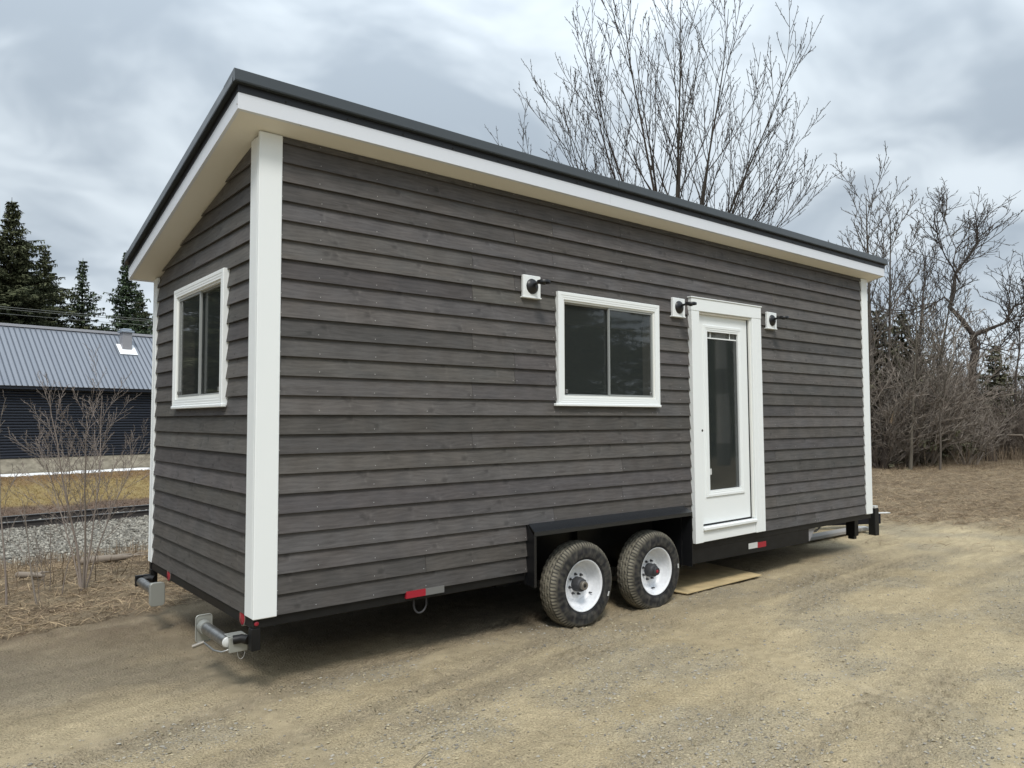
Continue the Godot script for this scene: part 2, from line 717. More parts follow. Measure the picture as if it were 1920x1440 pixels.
func nail(g: Geo, axis: int, P: Callable, dir: float, a: float, y: float, r: float) -> void:
	var p: Vector3 = P.call(a, y, false)
	var o := Vector3(0, 0, dir) if axis == 0 else Vector3(dir, 0, 0)
	var s := Vector3.RIGHT if axis == 0 else Vector3.BACK
	var ring := []
	for k in 6:
		ring.append(p + o * 0.0008 + (s * cos(k * PI / 3) + Vector3.UP * sin(k * PI / 3)) * r)
	for k in 6:
		g.face([ring[k], ring[(k + 1) % 6], p + o * 0.0028], o)


# a wall of clapboards with openings given as [a0, a1, y0, y1]
func clad(axis: int, plane: float, dir: float, a0: float, a1: float, tops: bool, holes: Array, nails, nail_r: float) -> void:
	for k in 25:
		var y := 0.482 + k * 0.1219
		var top := y + 0.15
		if not tops:
			top = minf(top, soffit_y(0.0 if axis == 0 and dir > 0 else -WID))
		var spans := [[a0, a1, y, top]]
		for h in holes:
			var next := []
			for s in spans:
				if h[1] <= s[0] or h[0] >= s[1] or h[3] <= s[2] or h[2] >= s[3] - 0.012:
					next.append(s)
					continue
				if s[0] < h[0]:
					next.append([s[0], h[0], s[2], s[3]])
				if s[1] > h[1]:
					next.append([h[1], s[1], s[2], s[3]])
				var m0 := maxf(s[0], h[0])
				var m1 := minf(s[1], h[1])
				if h[2] > s[2]:
					next.append([m0, m1, s[2], h[2]])
				if h[3] < s[3]:
					next.append([m0, m1, h[3], s[3]])
			spans = next
		# a butt joint on a stud, somewhere along the row
		var joints := []
		if axis == 0:
			if brng.randf() < 0.86:
				joints.append((3 + brng.randi() % 6) * 0.4064)
			if brng.randf() < 0.75:
				joints.append((10 + brng.randi() % 7) * 0.4064)
		for j in joints:
			var next := []
			for s in spans:
				if j > s[0] + 0.3 and j < s[1] - 0.3:
					next.append([s[0], j - 0.0014, s[2], s[3]])
					next.append([j + 0.0014, s[1], s[2], s[3]])
				else:
					next.append(s)
			spans = next
		for s in spans:
			clapboard(axis, plane, dir, s[0], s[1], y, s[2], s[3], tops, nails, nail_r)


# flat wall behind the boards, with holes, as a set of rectangles
func sheath(g: Geo, axis: int, plane0: float, plane1: float, a0: float, a1: float, y0: float, y1: float, holes: Array) -> void:
	var cuts := [a0, a1]
	for h in holes:
		cuts.append(h[0])
		cuts.append(h[1])
	cuts.sort()
	for i in cuts.size() - 1:
		var m: float = (cuts[i] + cuts[i + 1]) * 0.5
		var parts := [[y0, y1]]
		for h in holes:
			if m > h[0] and m < h[1]:
				var next := []
				for p in parts:
					if h[2] >= p[1] or h[3] <= p[0]:
						next.append(p)
					else:
						next.append([p[0], h[2]])
						next.append([h[3], p[1]])
				parts = next
		for p in parts:
			if p[1] - p[0] < 0.01 or cuts[i + 1] - cuts[i] < 0.001:
				continue
			if axis == 0:
				g.box(Vector3(cuts[i], p[0], plane0), Vector3(cuts[i + 1], p[1], plane1))
			else:
				g.box(Vector3(plane0, p[0], cuts[i]), Vector3(plane1, p[1], cuts[i + 1]))


# a picture-frame of four mitred boards in the plane of a wall; f maps (a, y, depth) to space
func frame(f: Callable, a0: float, a1: float, y0: float, y1: float, w: float, d0: float, d1: float, step := 0.0) -> Geo:
	var g := Geo.new()
	var o := [[a0, y0], [a1, y0], [a1, y1], [a0, y1]]
	var n := [[a0 + w, y0 + w], [a1 - w, y0 + w], [a1 - w, y1 - w], [a0 + w, y1 - w]]
	var mid: Vector3 = f.call((a0 + a1) * 0.5, (y0 + y1) * 0.5, d0)
	var out: Vector3 = (f.call(a0, y0, d1) - f.call(a0, y0, d0)).normalized()
	var prof := [[0.0, d0], [0.0, d1 - 0.004], [0.06, d1]]         # across the board, outside to inside
	if step > 0.0:
		prof.append_array([[0.42, d1], [0.46, d1 - step], [0.72, d1 - step], [0.76, d1 - step * 1.8]])
		prof.append_array([[1.0, d1 - step * 1.8], [1.0, d0]])
	else:
		prof.append_array([[0.94, d1], [1.0, d1 - 0.004], [1.0, d0]])
	for i in 4:
		var j := (i + 1) % 4
		for k in prof.size() - 1:
			var q := []
			for e in [[i, k], [j, k], [j, k + 1], [i, k + 1]]:
				var t: float = prof[e[1]][0]
				q.append(f.call(lerpf(o[e[0]][0], n[e[0]][0], t), lerpf(o[e[0]][1], n[e[0]][1], t), prof[e[1]][1]))
			var c: Vector3 = (q[0] + q[2]) * 0.5
			var flat: bool = absf(prof[k][1] - prof[k + 1][1]) < absf(prof[k][0] - prof[k + 1][0]) * w
			var side := (c - mid) - out * (c - mid).dot(out)
			var rad: Vector3 = side if k < 2 else -side
			g.face(q, out if flat else rad.normalized() + out * 0.01)
	return g


func window(f: Callable, a0: float, a1: float, y0: float, y1: float, lip: float) -> void:
	var w := base("window", Vector3.ZERO, 0.0, house)
	obj("casing", frame(f, a0, a1, y0, y1, 0.062, -0.02, 0.023, 0.0022), M.white, w)
	obj("frame", frame(f, a0 + 0.061, a1 - 0.061, y0 + 0.061, y1 - 0.061, 0.018, -0.06, 0.008), M.vinyl, w)
	var i0 := a0 + 0.078
	var i1 := a1 - 0.078
	var j0 := y0 + 0.078
	var j1 := y1 - 0.078
	var mid := (i0 + i1) * 0.5
	obj("sash", frame(f, i0 + 0.002, mid + 0.012, j0 + 0.002, j1 - 0.002, 0.012, -0.035, -0.014), M.sash, w)
	obj("sash", frame(f, mid - 0.026, i1 - 0.002, j0 + 0.002, j1 - 0.002, 0.016, -0.0135, 0.003), M.sash, w)
	for k in 2:
		var g := Geo.new()
		var d := -0.026 if k == 0 else -0.006
		var p0 := i0 + 0.024 if k == 0 else mid + 0.0
		var p1 := mid if k == 0 else i1 - 0.028
		var out: Vector3 = f.call(0, 0, 1) - f.call(0, 0, 0)
		var q := []
		for t in [-0.002, 0.002]:
			q.append([f.call(p0, j0 + 0.02, d + t), f.call(p1, j0 + 0.02, d + t), f.call(p1, j1 - 0.02, d + t), f.call(p0, j1 - 0.02, d + t)])
		g.face(q[0], -out)
		g.face(q[1], out)
		obj("pane", g, M.glass, w)
	var s := Geo.new()                                            # sill lip under the casing
	var c0: Vector3 = f.call(a0 - lip, y0 - 0.010, -0.004)
	var c1: Vector3 = f.call(a1 + lip * 0.2, y0 + 0.012, 0.030)
	s.box(Vector3(minf(c0.x, c1.x), minf(c0.y, c1.y), minf(c0.z, c1.z)), Vector3(maxf(c0.x, c1.x), maxf(c0.y, c1.y), maxf(c0.z, c1.z)), 0.004)
	obj("sill", s, M.white, w)
	for k in 2:                                                   # little weep covers in the lower corners
		var h := Geo.new()
		var p: Vector3 = f.call((i0 + 0.03) if k == 0 else (i1 - 0.03), j0 + 0.035, 0.0)
		h.box(p - Vector3(0.012, 0.014, 0.012), p + Vector3(0.012, 0.014, 0.006), 0.003)
		obj("corner_clip", h, M.zinc, w)


func make_house() -> void:
	brng.seed = 77
	house = base("tiny_house")
	tag(house, "dark grey clapboard tiny house on a tandem axle trailer with white trim", "tiny house")
	var front := -0.029                                           # plane behind the clapboards of the long wall
	var left := 0.029
	var win := [2.47, 3.74, 1.787, 2.717]
	var door := [4.215, 5.40, 0.487, 2.846]
	var ew := [-1.735, -0.565, 1.765, 2.685]
	var well := [2.15, 4.075, 0.0, 0.842]
	var hole := func(h: Array, e: float) -> Array:
		return [h[0] + e, h[1] - e, h[2] + e, h[3] - e]
	# shell
	var sh := Geo.new()
	sheath(sh, 0, front - 0.09, front - 0.001, left, LEN - 0.03, 0.45, 3.43, [hole.call(win, 0.08), [4.32, 5.24, 0.60, 2.72], well])
	sheath(sh, 0, -WID + 0.03, -WID + 0.12, left, LEN - 0.03, 0.45, 2.87, [])
	sheath(sh, 1, left + 0.001, left + 0.09, -WID + 0.12, front - 0.09, 0.45, 2.87, [hole.call(ew, 0.08)])
	sheath(sh, 1, LEN - 0.12, LEN - 0.031, -WID + 0.12, front - 0.09, 0.45, 2.87, [])
	for x in [left + 0.001, LEN - 0.12]:
		sh.prism([Vector3(x, 2.87, -WID + 0.03), Vector3(x, 2.87, front), Vector3(x, 3.43, front), Vector3(x, 2.88, -WID + 0.03)], Vector3(0.089, 0, 0))
	sh.box(Vector3(left, 0.425, -WID + 0.03), Vector3(LEN - 0.03, 0.47, -0.40))
	sh.box(Vector3(left, 0.425, -0.401), Vector3(2.12, 0.47, front - 0.002))
	sh.box(Vector3(4.10, 0.425, -0.401), Vector3(LEN - 0.03, 0.47, front - 0.002))
	sh.box(Vector3(2.12, 0.47, -0.42), Vector3(4.10, 0.90, -0.38))
	sh.box(Vector3(2.12, 0.86, -0.38), Vector3(4.10, 0.90, front - 0.09))
	obj("wall_shell", sh, M.inside, house)
	# clapboards
	var nails := Geo.new()
	clad(0, front, 1.0, 0.132, LEN - 0.145, false, [hole.call(win, 0.03), hole.call(door, 0.03), [well[0], well[1], -1.0, well[3]]], nails, 0.003)
	var dark_nails := Geo.new()
	clad(1, left, -1.0, -WID + 0.09, -0.132, true, [hole.call(ew, 0.03)], dark_nails, 0.005)
	clad(0, -WID + 0.028, -1.0, 0.09, LEN - 0.09, false, [], null, 0.0)
	clad(1, LEN - 0.028, 1.0, -WID + 0.09, -0.09, true, [], null, 0.0)
	obj("nail_heads", nails, M.nail, house).set_meta("kind", "stuff")
	obj("nail_heads", dark_nails, M.stain, house).set_meta("kind", "stuff")
	# corner boards
	var cb := func(a: Vector3, b: Vector3) -> void:
		var g := Geo.new()
		g.box(a, b, 0.004)
		obj("corner_board", g, M.white, house)
	cb.call(Vector3(-0.002, 0.475, -0.024), Vector3(0.146, 3.446, 0.003))
	cb.call(Vector3(-0.001, 0.4755, -0.145), Vector3(0.025, 3.42, -0.0245))
	cb.call(Vector3(LEN - 0.157, 0.475, -0.024), Vector3(LEN, 3.446, 0.003))
	cb.call(Vector3(LEN - 0.025, 0.4755, -0.145), Vector3(LEN - 0.001, 3.42, -0.0245))
	cb.call(Vector3(-0.001, 0.4755, -WID + 0.0245), Vector3(0.025, 2.885, -WID + 0.10))
	cb.call(Vector3(-0.002, 0.475, -WID), Vector3(0.10, 2.878, -WID + 0.024))
	cb.call(Vector3(LEN - 0.10, 0.475, -WID), Vector3(LEN, 2.878, -WID + 0.024))
	cb.call(Vector3(LEN - 0.025, 0.4755, -WID + 0.0245), Vector3(LEN - 0.001, 2.885, -WID + 0.10))
	make_roof()
	# windows
	window(func(a, y, d): return Vector3(a, y, d), win[0], win[1], win[2], win[3], 0.035)
	window(func(a, y, d): return Vector3(-d, y, -a), -ew[1], -ew[0], ew[2], ew[3], 0.02)
	make_door(door)
	make_fender_and_wheels(well)
	make_chassis()
	# porch light boxes: a white block, a black canopy and an empty shade holder
	for p in [Vector2(2.190, 2.722), Vector2(4.032, 2.729), Vector2(5.625, 2.735)]:
		var l := base("wall_light", Vector3(p.x, p.y, 0.0), 0.0, house)
		var g := Geo.new()
		g.box(Vector3(-0.09, -0.088, -0.01), Vector3(0.09, 0.088, 0.02), 0.004)
		g.box(Vector3(-0.096, -0.094, -0.02), Vector3(0.096, -0.084, 0.024), 0.002)
		obj("mounting_block", g, M.white, l)
		g = Geo.new()
		g.lathe([Vector2(0.0, 0.052), Vector2(0.018, 0.05), Vector2(0.04, 0.042), Vector2(0.056, 0.03), Vector2(0.06, 0.024), Vector2(0.062, 0.0195)], 24)
		obj("canopy", g, M.black, l)
		g = Geo.new()
		g.tube([Vector3(0, 0.012, 0.045), Vector3(0, 0.018, 0.075), Vector3(0, 0.022, 0.10)], [0.015, 0.011, 0.010], 10)
		obj("arm", g, M.black, l)
		g = Geo.new()
		g.xf = Transform3D(Basis(Vector3.RIGHT, PI / 2), Vector3(0, 0.03, 0.155))
		g.lathe([Vector2(0.0, 0.0), Vector2(0.046, 0.0), Vector2(0.055, 0.004), Vector2(0.055, 0.022), Vector2(0.0535, 0.022), Vector2(0.0535, 0.003), Vector2(0.0, 0.005)], 24)
		g.lathe([Vector2(0.018, 0.004), Vector2(0.016, 0.034), Vector2(0.0, 0.035)], 14)
		obj("shade_holder", g, M.black, l)


func make_roof() -> void:
	var x0 := -0.189
	var x1 := LEN + 0.148
	var z0 := -2.500
	var z1 := 0.156
	var slab := func(ax: float, bx: float, az: float, bz: float, lo: float, hi: float) -> Geo:
		var g := Geo.new()
		var P := func(x, y, z): return Vector3(x, soffit_y(z) + y, z)
		var q := [P.call(ax, lo, az), P.call(bx, lo, az), P.call(bx, lo, bz), P.call(ax, lo, bz)]
		g.prism(q, Vector3(0, hi - lo, 0))
		return g
	# soffit boards close the eaves; the white fascia stands 2 mm proud round them
	obj("soffit", slab.call(x0 + 0.02, x1 - 0.02, z0 + 0.02, z1 - 0.02, 0.006, 0.03), M.soffit, house)
	var fh := 0.098
	for f in [[x0, 2.95], [2.952, 6.01], [6.012, x1]]:
		obj("fascia", slab.call(f[0], f[1], z1 - 0.02, z1, 0.001, fh), M.fascia, house)
	obj("fascia", slab.call(x0, x1, z0, z0 + 0.02, 0.001, fh), M.fascia, house)
	obj("rake_board", slab.call(x0, x0 + 0.02, z0 + 0.0205, z1 - 0.0205, 0.0015, fh), M.fascia, house)
	obj("rake_board", slab.call(x1 - 0.02, x1, z0 + 0.0205, z1 - 0.0205, 0.0015, fh), M.fascia, house)
	obj("roof_deck", slab.call(x0 + 0.021, x1 - 0.021, z0 + 0.021, z1 - 0.021, 0.031, 0.16), M.dark, house)
	# the black drip edge over the fascia, then the folded grey cap
	var drip := Geo.new()
	for s in [[x0 - 0.003, x1 + 0.003, z1 - 0.019, z1 + 0.003], [x0 - 0.003, x1 + 0.003, z0 - 0.003, z0 + 0.019]]:
		var d: Geo = slab.call(s[0], s[1], s[2], s[3], fh + 0.001, fh + 0.05)
		join(drip, d)
	for s in [[x0 - 0.003, x0 + 0.019, z0 + 0.0195, z1 - 0.0195], [x1 - 0.019, x1 + 0.003, z0 + 0.0195, z1 - 0.0195]]:
		join(drip, slab.call(s[0], s[1], s[2], s[3], fh + 0.0015, fh + 0.0495))
	obj("drip_edge", drip, M.black, house)
	# roof sheet panels with seams, running down the slope
	for k in 9:
		var a := x0 + (x1 - x0) * k / 9.0
		var b := x0 + (x1 - x0) * (k + 1) / 9.0
		var p: Geo = slab.call(a + 0.001, b - 0.001, z0 + 0.0, z1 - 0.0, 0.162, 0.178)
		join(p, slab.call(b - 0.02, b - 0.002, z0 + 0.03, z1 - 0.03, 0.178, 0.20))
		obj("roof_panel", p, M.roof, house)
	# edge cap, in lengths that meet at visible joints
	var joints := [x0 - 0.032, 3.02, 5.55, x1 + 0.032]
	for k in 3:
		var g := Geo.new()
		var a: float = joints[k] + (0.0 if k == 0 else 0.002)
		var b: float = joints[k + 1]
		cap_run(g, Vector3(a, soffit_y(z1), z1), Vector3(b, soffit_y(z1), z1), Vector3(0, 0, 1))
		obj("edge_cap", g, M.roof, house)
	var g2 := Geo.new()
	cap_run(g2, Vector3(x0, soffit_y(z0), z0), Vector3(x0, soffit_y(z1 + 0.0), z1), Vector3(-1, 0, 0))
	obj("rake_cap", g2, M.roof, house)
	g2 = Geo.new()
	cap_run(g2, Vector3(x1, soffit_y(z0), z0), Vector3(x1, soffit_y(z1), z1), Vector3(1, 0, 0))
	obj("rake_cap", g2, M.roof, house)
	g2 = Geo.new()
	cap_run(g2, Vector3(x0 - 0.03, soffit_y(z0), z0), Vector3(x1 + 0.03, soffit_y(z0), z0), Vector3(0, 0, -1))
	obj("edge_cap", g2, M.roof, house)
	var sc := Geo.new()
	for k in 20:
		var x := 0.1 + k * 0.41
		var d := Transform3D(Basis(), Vector3(x, soffit_y(z1) + fh + 0.016, z1 + 0.003))
		sc.xf = d
		sc.lathe([Vector2(0.007, 0.0), Vector2(0.007, 0.004), Vector2(0.0, 0.006)], 6)
	obj("screws", sc, M.black, house).set_meta("kind", "stuff")
	sc = Geo.new()
	for k in 7:
		sc.xf = Transform3D(Basis(Vector3.RIGHT, PI / 2), Vector3(0.2 + k * 1.3, soffit_y(z1) + 0.001, z1 - 0.01))
		sc.lathe([Vector2(0.006, 0.0), Vector2(0.005, 0.003), Vector2(0.0, 0.004)], 6)
	sc.xf = Transform3D(Basis(Vector3.UP, -PI / 2), Vector3(x0, soffit_y(z1) + 0.03, z1 - 0.012))
	sc.lathe([Vector2(0.006, 0.0), Vector2(0.005, 0.003), Vector2(0.0, 0.004)], 6)
	obj("fascia_screws", sc, M.nail, house).set_meta("kind", "stuff")


func cap_run(g: Geo, a: Vector3, b: Vector3, out: Vector3) -> void:   # folded metal: nose, face, top
	var prof := [[-0.002, 0.148], [0.034, 0.140], [0.036, 0.148], [0.030, 0.214], [0.022, 0.220], [-0.16, 0.213], [-0.16, 0.18]]
	for i in prof.size():
		var p: Array = prof[i]
		var q: Array = prof[(i + 1) % prof.size()]
		var P := func(base_p: Vector3, e: Array) -> Vector3:
			var drop: float = e[0] * (SLOPE if out.z > 0 else (-SLOPE if out.z < 0 else 0.0))
			return base_p + out * e[0] + Vector3(0, e[1] + drop, 0)
		var n := Vector2(q[1] - p[1], -(q[0] - p[0]))
		g.face([P.call(a, p), P.call(b, p), P.call(b, q), P.call(a, q)], out * n.x + Vector3.UP * n.y)
	for e in [[a, a - b], [b, b - a]]:
		var ring := []
		for p in prof:
			var drop: float = p[0] * (SLOPE if out.z > 0 else (-SLOPE if out.z < 0 else 0.0))
			ring.append(e[0] + out * p[0] + Vector3(0, p[1] + drop, 0))
		g.face(ring.slice(0, 4), e[1])
		g.face([ring[0], ring[3], ring[4], ring[5]], e[1])
		g.face([ring[0], ring[5], ring[6]], e[1])


func join(a: Geo, b: Geo) -> void:
	var k := a.v.size()
	a.v.append_array(b.v)
	a.n.append_array(b.n)
	a.uv.append_array(b.uv)
	a.c.append_array(b.c)
	for i in b.ix:
		a.ix.append(i + k)


func make_door(o: Array) -> void:
	var d := base("door", Vector3((o[0] + o[1]) * 0.5, (o[2] + o[3]) * 0.5, 0.0), 0.0, house)
	d.rotation.z = 0.010
	var cx: float = (o[0] + o[1]) * 0.5
	var cy: float = (o[2] + o[3]) * 0.5
	var put := func(called: String, x0: float, x1: float, y0: float, y1: float, z0: float, z1: float, m: Material, bev := 0.003) -> void:
		var g := Geo.new()
		g.box(Vector3(x0 - cx, y0 - cy, z0), Vector3(x1 - cx, y1 - cy, z1), bev)
		obj(called, g, m, d)
	# casing boards, jambs, threshold
	put.call("casing", o[0], 4.335, o[2], 2.7225, -0.03, 0.032, M.white)
	put.call("casing", 5.232, o[1], o[2], 2.7225, -0.03, 0.032, M.white)
	put.call("casing", o[0] - 0.002, o[1] + 0.002, 2.7235, o[3], -0.03, 0.034, M.white)
	put.call("casing_cap", o[0] - 0.012, o[1] + 0.012, o[3] + 0.0005, o[3] + 0.012, -0.03, 0.042, M.white)
	put.call("casing_bead", 5.30, 5.306, o[2] + 0.002, 2.720, 0.030, 0.0345, M.white, 0.001)
	put.call("jamb", 4.3355, 4.352, 0.64, 2.722, -0.10, 0.012, M.vinyl)
	put.call("jamb", 5.215, 5.2315, 0.64, 2.722, -0.10, 0.012, M.vinyl)
	put.call("head_jamb", 4.3525, 5.2145, 2.703, 2.7215, -0.10, 0.012, M.soffit)
	put.call("sill_panel", 4.3355, 5.2315, o[2] + 0.001, 0.598, -0.03, 0.018, M.white)
	put.call("threshold", 4.3365, 5.2305, 0.599, 0.632, -0.11, 0.048, M.white, 0.006)
	put.call("weather_strip", 4.353, 5.214, 0.633, 0.642, -0.07, -0.012, M.black, 0.002)
	put.call("weather_strip", 5.2045, 5.2145, 0.643, 2.702, -0.07, -0.012, M.black, 0.002)
	# slab with a glazed light cut through it
	var sx0 := 4.353
	var sx1 := 5.204
	var sy0 := 0.650
	var sy1 := 2.700
	var gx0 := 4.505
	var gx1 := 5.045
	var gy0 := 0.955
	var gy1 := 2.555
	var s := Geo.new()
	for r in [[sx0, gx0, sy0, sy1], [gx1, sx1, sy0, sy1], [gx0, gx1, sy0, gy0], [gx0, gx1, gy1, sy1]]:
		s.box(Vector3(r[0] - cx, r[1 + 1] - cy, -0.065), Vector3(r[1] - cx, r[3] - cy, -0.020))
	obj("slab", s, M.white, d)
	obj("glazing_frame", frame(func(a, y, t): return Vector3(a - cx, y - cy, t), gx0 - 0.052, gx1 + 0.052, gy0 - 0.048, gy1 + 0.048, 0.062, -0.030, -0.006, 0.004), M.white, d)
	var g := Geo.new()
	for t in [-0.045, -0.041]:
		g.face([Vector3(gx0 - 0.01 - cx, gy0 - 0.01 - cy, t), Vector3(gx1 + 0.01 - cx, gy0 - 0.01 - cy, t), Vector3(gx1 + 0.01 - cx, gy1 + 0.01 - cy, t), Vector3(gx0 - 0.01 - cx, gy1 + 0.01 - cy, t)], Vector3(0, 0, -1 if t < -0.043 else 1))
	obj("pane", g, M.glass, d)
	put.call("muntin", gx0 + 0.01, gx1 - 0.01, gy1 - 0.082, gy1 - 0.070, -0.040, -0.034, M.white, 0.001)
	put.call("muntin", gx0 + 0.085, gx0 + 0.096, gy1 - 0.0695, gy1 - 0.008, -0.040, -0.034, M.white, 0.001)
	put.call("muntin", gx1 - 0.126, gx1 - 0.115, gy1 - 0.0695, gy1 - 0.008, -0.040, -0.034, M.white, 0.001)
	put.call("blind", gx0 + 0.006, gx1 - 0.006, gy1 - 0.075, gy1 - 0.004, -0.062, -0.047, M.vinyl, 0.004)
	put.call("sticker", gx0 + 0.014, gx0 + 0.075, gy0 + 0.165, gy0 + 0.225, -0.0405, -0.0395, M.tape, 0.0)
	var h := Geo.new()                                            # bored hole where a lock will go
	h.xf = Transform3D(Basis(), Vector3(4.415 - cx, 1.56 - cy, -0.0195))
	h.lathe([Vector2(0.0, 0.001), Vector2(0.012, 0.001), Vector2(0.013, 0.0)], 14)
	obj("lock_bore", h, M.dark, d)


func make_fender_and_wheels(well: Array) -> void:
	var f := base("fender", Vector3.ZERO, 0.0, house)
	var x0 := 2.118
	var x1 := 4.062
	var g := Geo.new()                                            # sloping top sheet with a folded lip
	g.prism([Vector3(x0, 0.806, 0.118), Vector3(x0 + 0.045, 0.853, -0.004), Vector3(x1 + 0.02, 0.853, -0.004), Vector3(x1, 0.806, 0.118)], Vector3(0, -0.005, 0))
	g.box(Vector3(x0, 0.772, 0.1135), Vector3(x1, 0.8005, 0.118), 0.0015)
	obj("top_sheet", g, M.gloss, f)
	g = Geo.new()
	g.prism([Vector3(x0, 0.385, 0.115), Vector3(x0, 0.7715, 0.115), Vector3(x0 + 0.03, 0.846, -0.004), Vector3(x0 + 0.03, 0.385, -0.004)], Vector3(0.005, 0, 0))
	g.box(Vector3(x0 + 0.0305, 0.385, -0.36), Vector3(x0 + 0.036, 0.846, -0.005))
	g.box(Vector3(x0 - 0.001, 0.386, 0.112), Vector3(x0 + 0.022, 0.771, 0.117), 0.001)
	obj("side_sheet", g, M.black, f)
	g = Geo.new()
	g.prism([Vector3(x1 - 0.006, 0.30, 0.115), Vector3(x1 - 0.006, 0.80, 0.115), Vector3(x1 - 0.004, 0.846, -0.004), Vector3(x1 - 0.004, 0.30, -0.004)], Vector3(0.005, 0, 0))
	g.box(Vector3(x1 - 0.012, 0.30, -0.36), Vector3(x1 - 0.006, 0.846, -0.005))
	g.box(Vector3(x0 + 0.037, 0.835, -0.36), Vector3(x1 - 0.013, 0.845, -0.006))
	obj("side_sheet", g, M.black, f)
	g = Geo.new()                                                 # inner well wall and the trailer rail behind the wheels
	g.box(Vector3(x0 + 0.01, 0.42, -0.372), Vector3(x1 - 0.01, 0.855, -0.362))
	g.box(Vector3(x0 + 0.012, 0.30, -0.45), Vector3(x1 - 0.012, 0.45, -0.374))
	g.box(Vector3(2.98, 0.44, -0.36), Vector3(3.27, 0.84, -0.30))
	obj("inner_well", g, M.steel, f)
	for k in 2:
		var c := Vector3(2.70 if k == 0 else 3.605, 0.312, 0.0)
		var w := base("wheel", c, 0.0, house)
		w.set_meta("label", "nearer trailer wheel with a dull metal grease cap" if k == 0 else "farther trailer wheel with a red plug in its hub")
		obj("tyre", tyre(), M.rubber, w)
		var r := Geo.new()
		r.lathe([Vector2(0.196, 0.058), Vector2(0.203, 0.066), Vector2(0.210, 0.068), Vector2(0.213, 0.062), Vector2(0.205, 0.05)], 48)
		r.lathe([Vector2(0.196, 0.058), Vector2(0.192, 0.045), Vector2(0.187, 0.02), Vector2(0.182, -0.015), Vector2(0.174, -0.034), Vector2(0.160, -0.046), Vector2(0.146, -0.046), Vector2(0.132, -0.036), Vector2(0.118, -0.028), Vector2(0.056, -0.028)], 48)
		obj("rim", r, M.rim, w)
		r = Geo.new()
		r.lathe([Vector2(0.060, -0.04), Vector2(0.060, -0.01), Vector2(0.056, 0.03), Vector2(0.050, 0.045), Vector2(0.034, 0.048)], 28)
		obj("hub", r, M.hub, w)
		r = Geo.new()
		r.lathe([Vector2(0.036, 0.03), Vector2(0.036, 0.07), Vector2(0.033, 0.076), Vector2(0.020, 0.078), Vector2(0.019, 0.072), Vector2(0.0, 0.071)], 22)
		obj("grease_cap", r, M.grease if k == 0 else M.hub, w)
		r = Geo.new()
		r.lathe([Vector2(0.015, 0.0715), Vector2(0.013, 0.0775), Vector2(0.0, 0.078)], 14)
		obj("hub_plug", r, M.dark if k == 0 else M.red, w)
		for j in 8:
			var a := TAU * (j + 0.25 + k * 0.3) / 8.0
			r = Geo.new()
			r.xf = Transform3D(Basis(), Vector3(cos(a) * 0.0835, sin(a) * 0.0835, -0.028))
			r.lathe([Vector2(0.012, 0.0), Vector2(0.0105, 0.012), Vector2(0.007, 0.013), Vector2(0.007, 0.026), Vector2(0.0, 0.027)], 6)
			obj("lug_nut", r, M.hub, w)
		r = Geo.new()
		var va := -0.55 if k == 0 else -1.35
		r.tube([Vector3(cos(va) * 0.172, sin(va) * 0.172, -0.025), Vector3(cos(va) * 0.163, sin(va) * 0.163, 0.012)], [0.006, 0.004], 8)
		obj("valve_stem", r, M.black, w)
		r = Geo.new()                                             # a small white weight of a label on the sidewall
		var la := -0.36 if k == 0 else 0.05
		for i in 3:
			r.xf = Transform3D(Basis(Vector3.BACK, la + (i - 1) * 0.045), Vector3.ZERO)
			r.box(Vector3(0.279, -0.0065, 0.079), Vector3(0.291, 0.0065, 0.083), 0.0)
		obj("sidewall_label", r, M.tape, w)


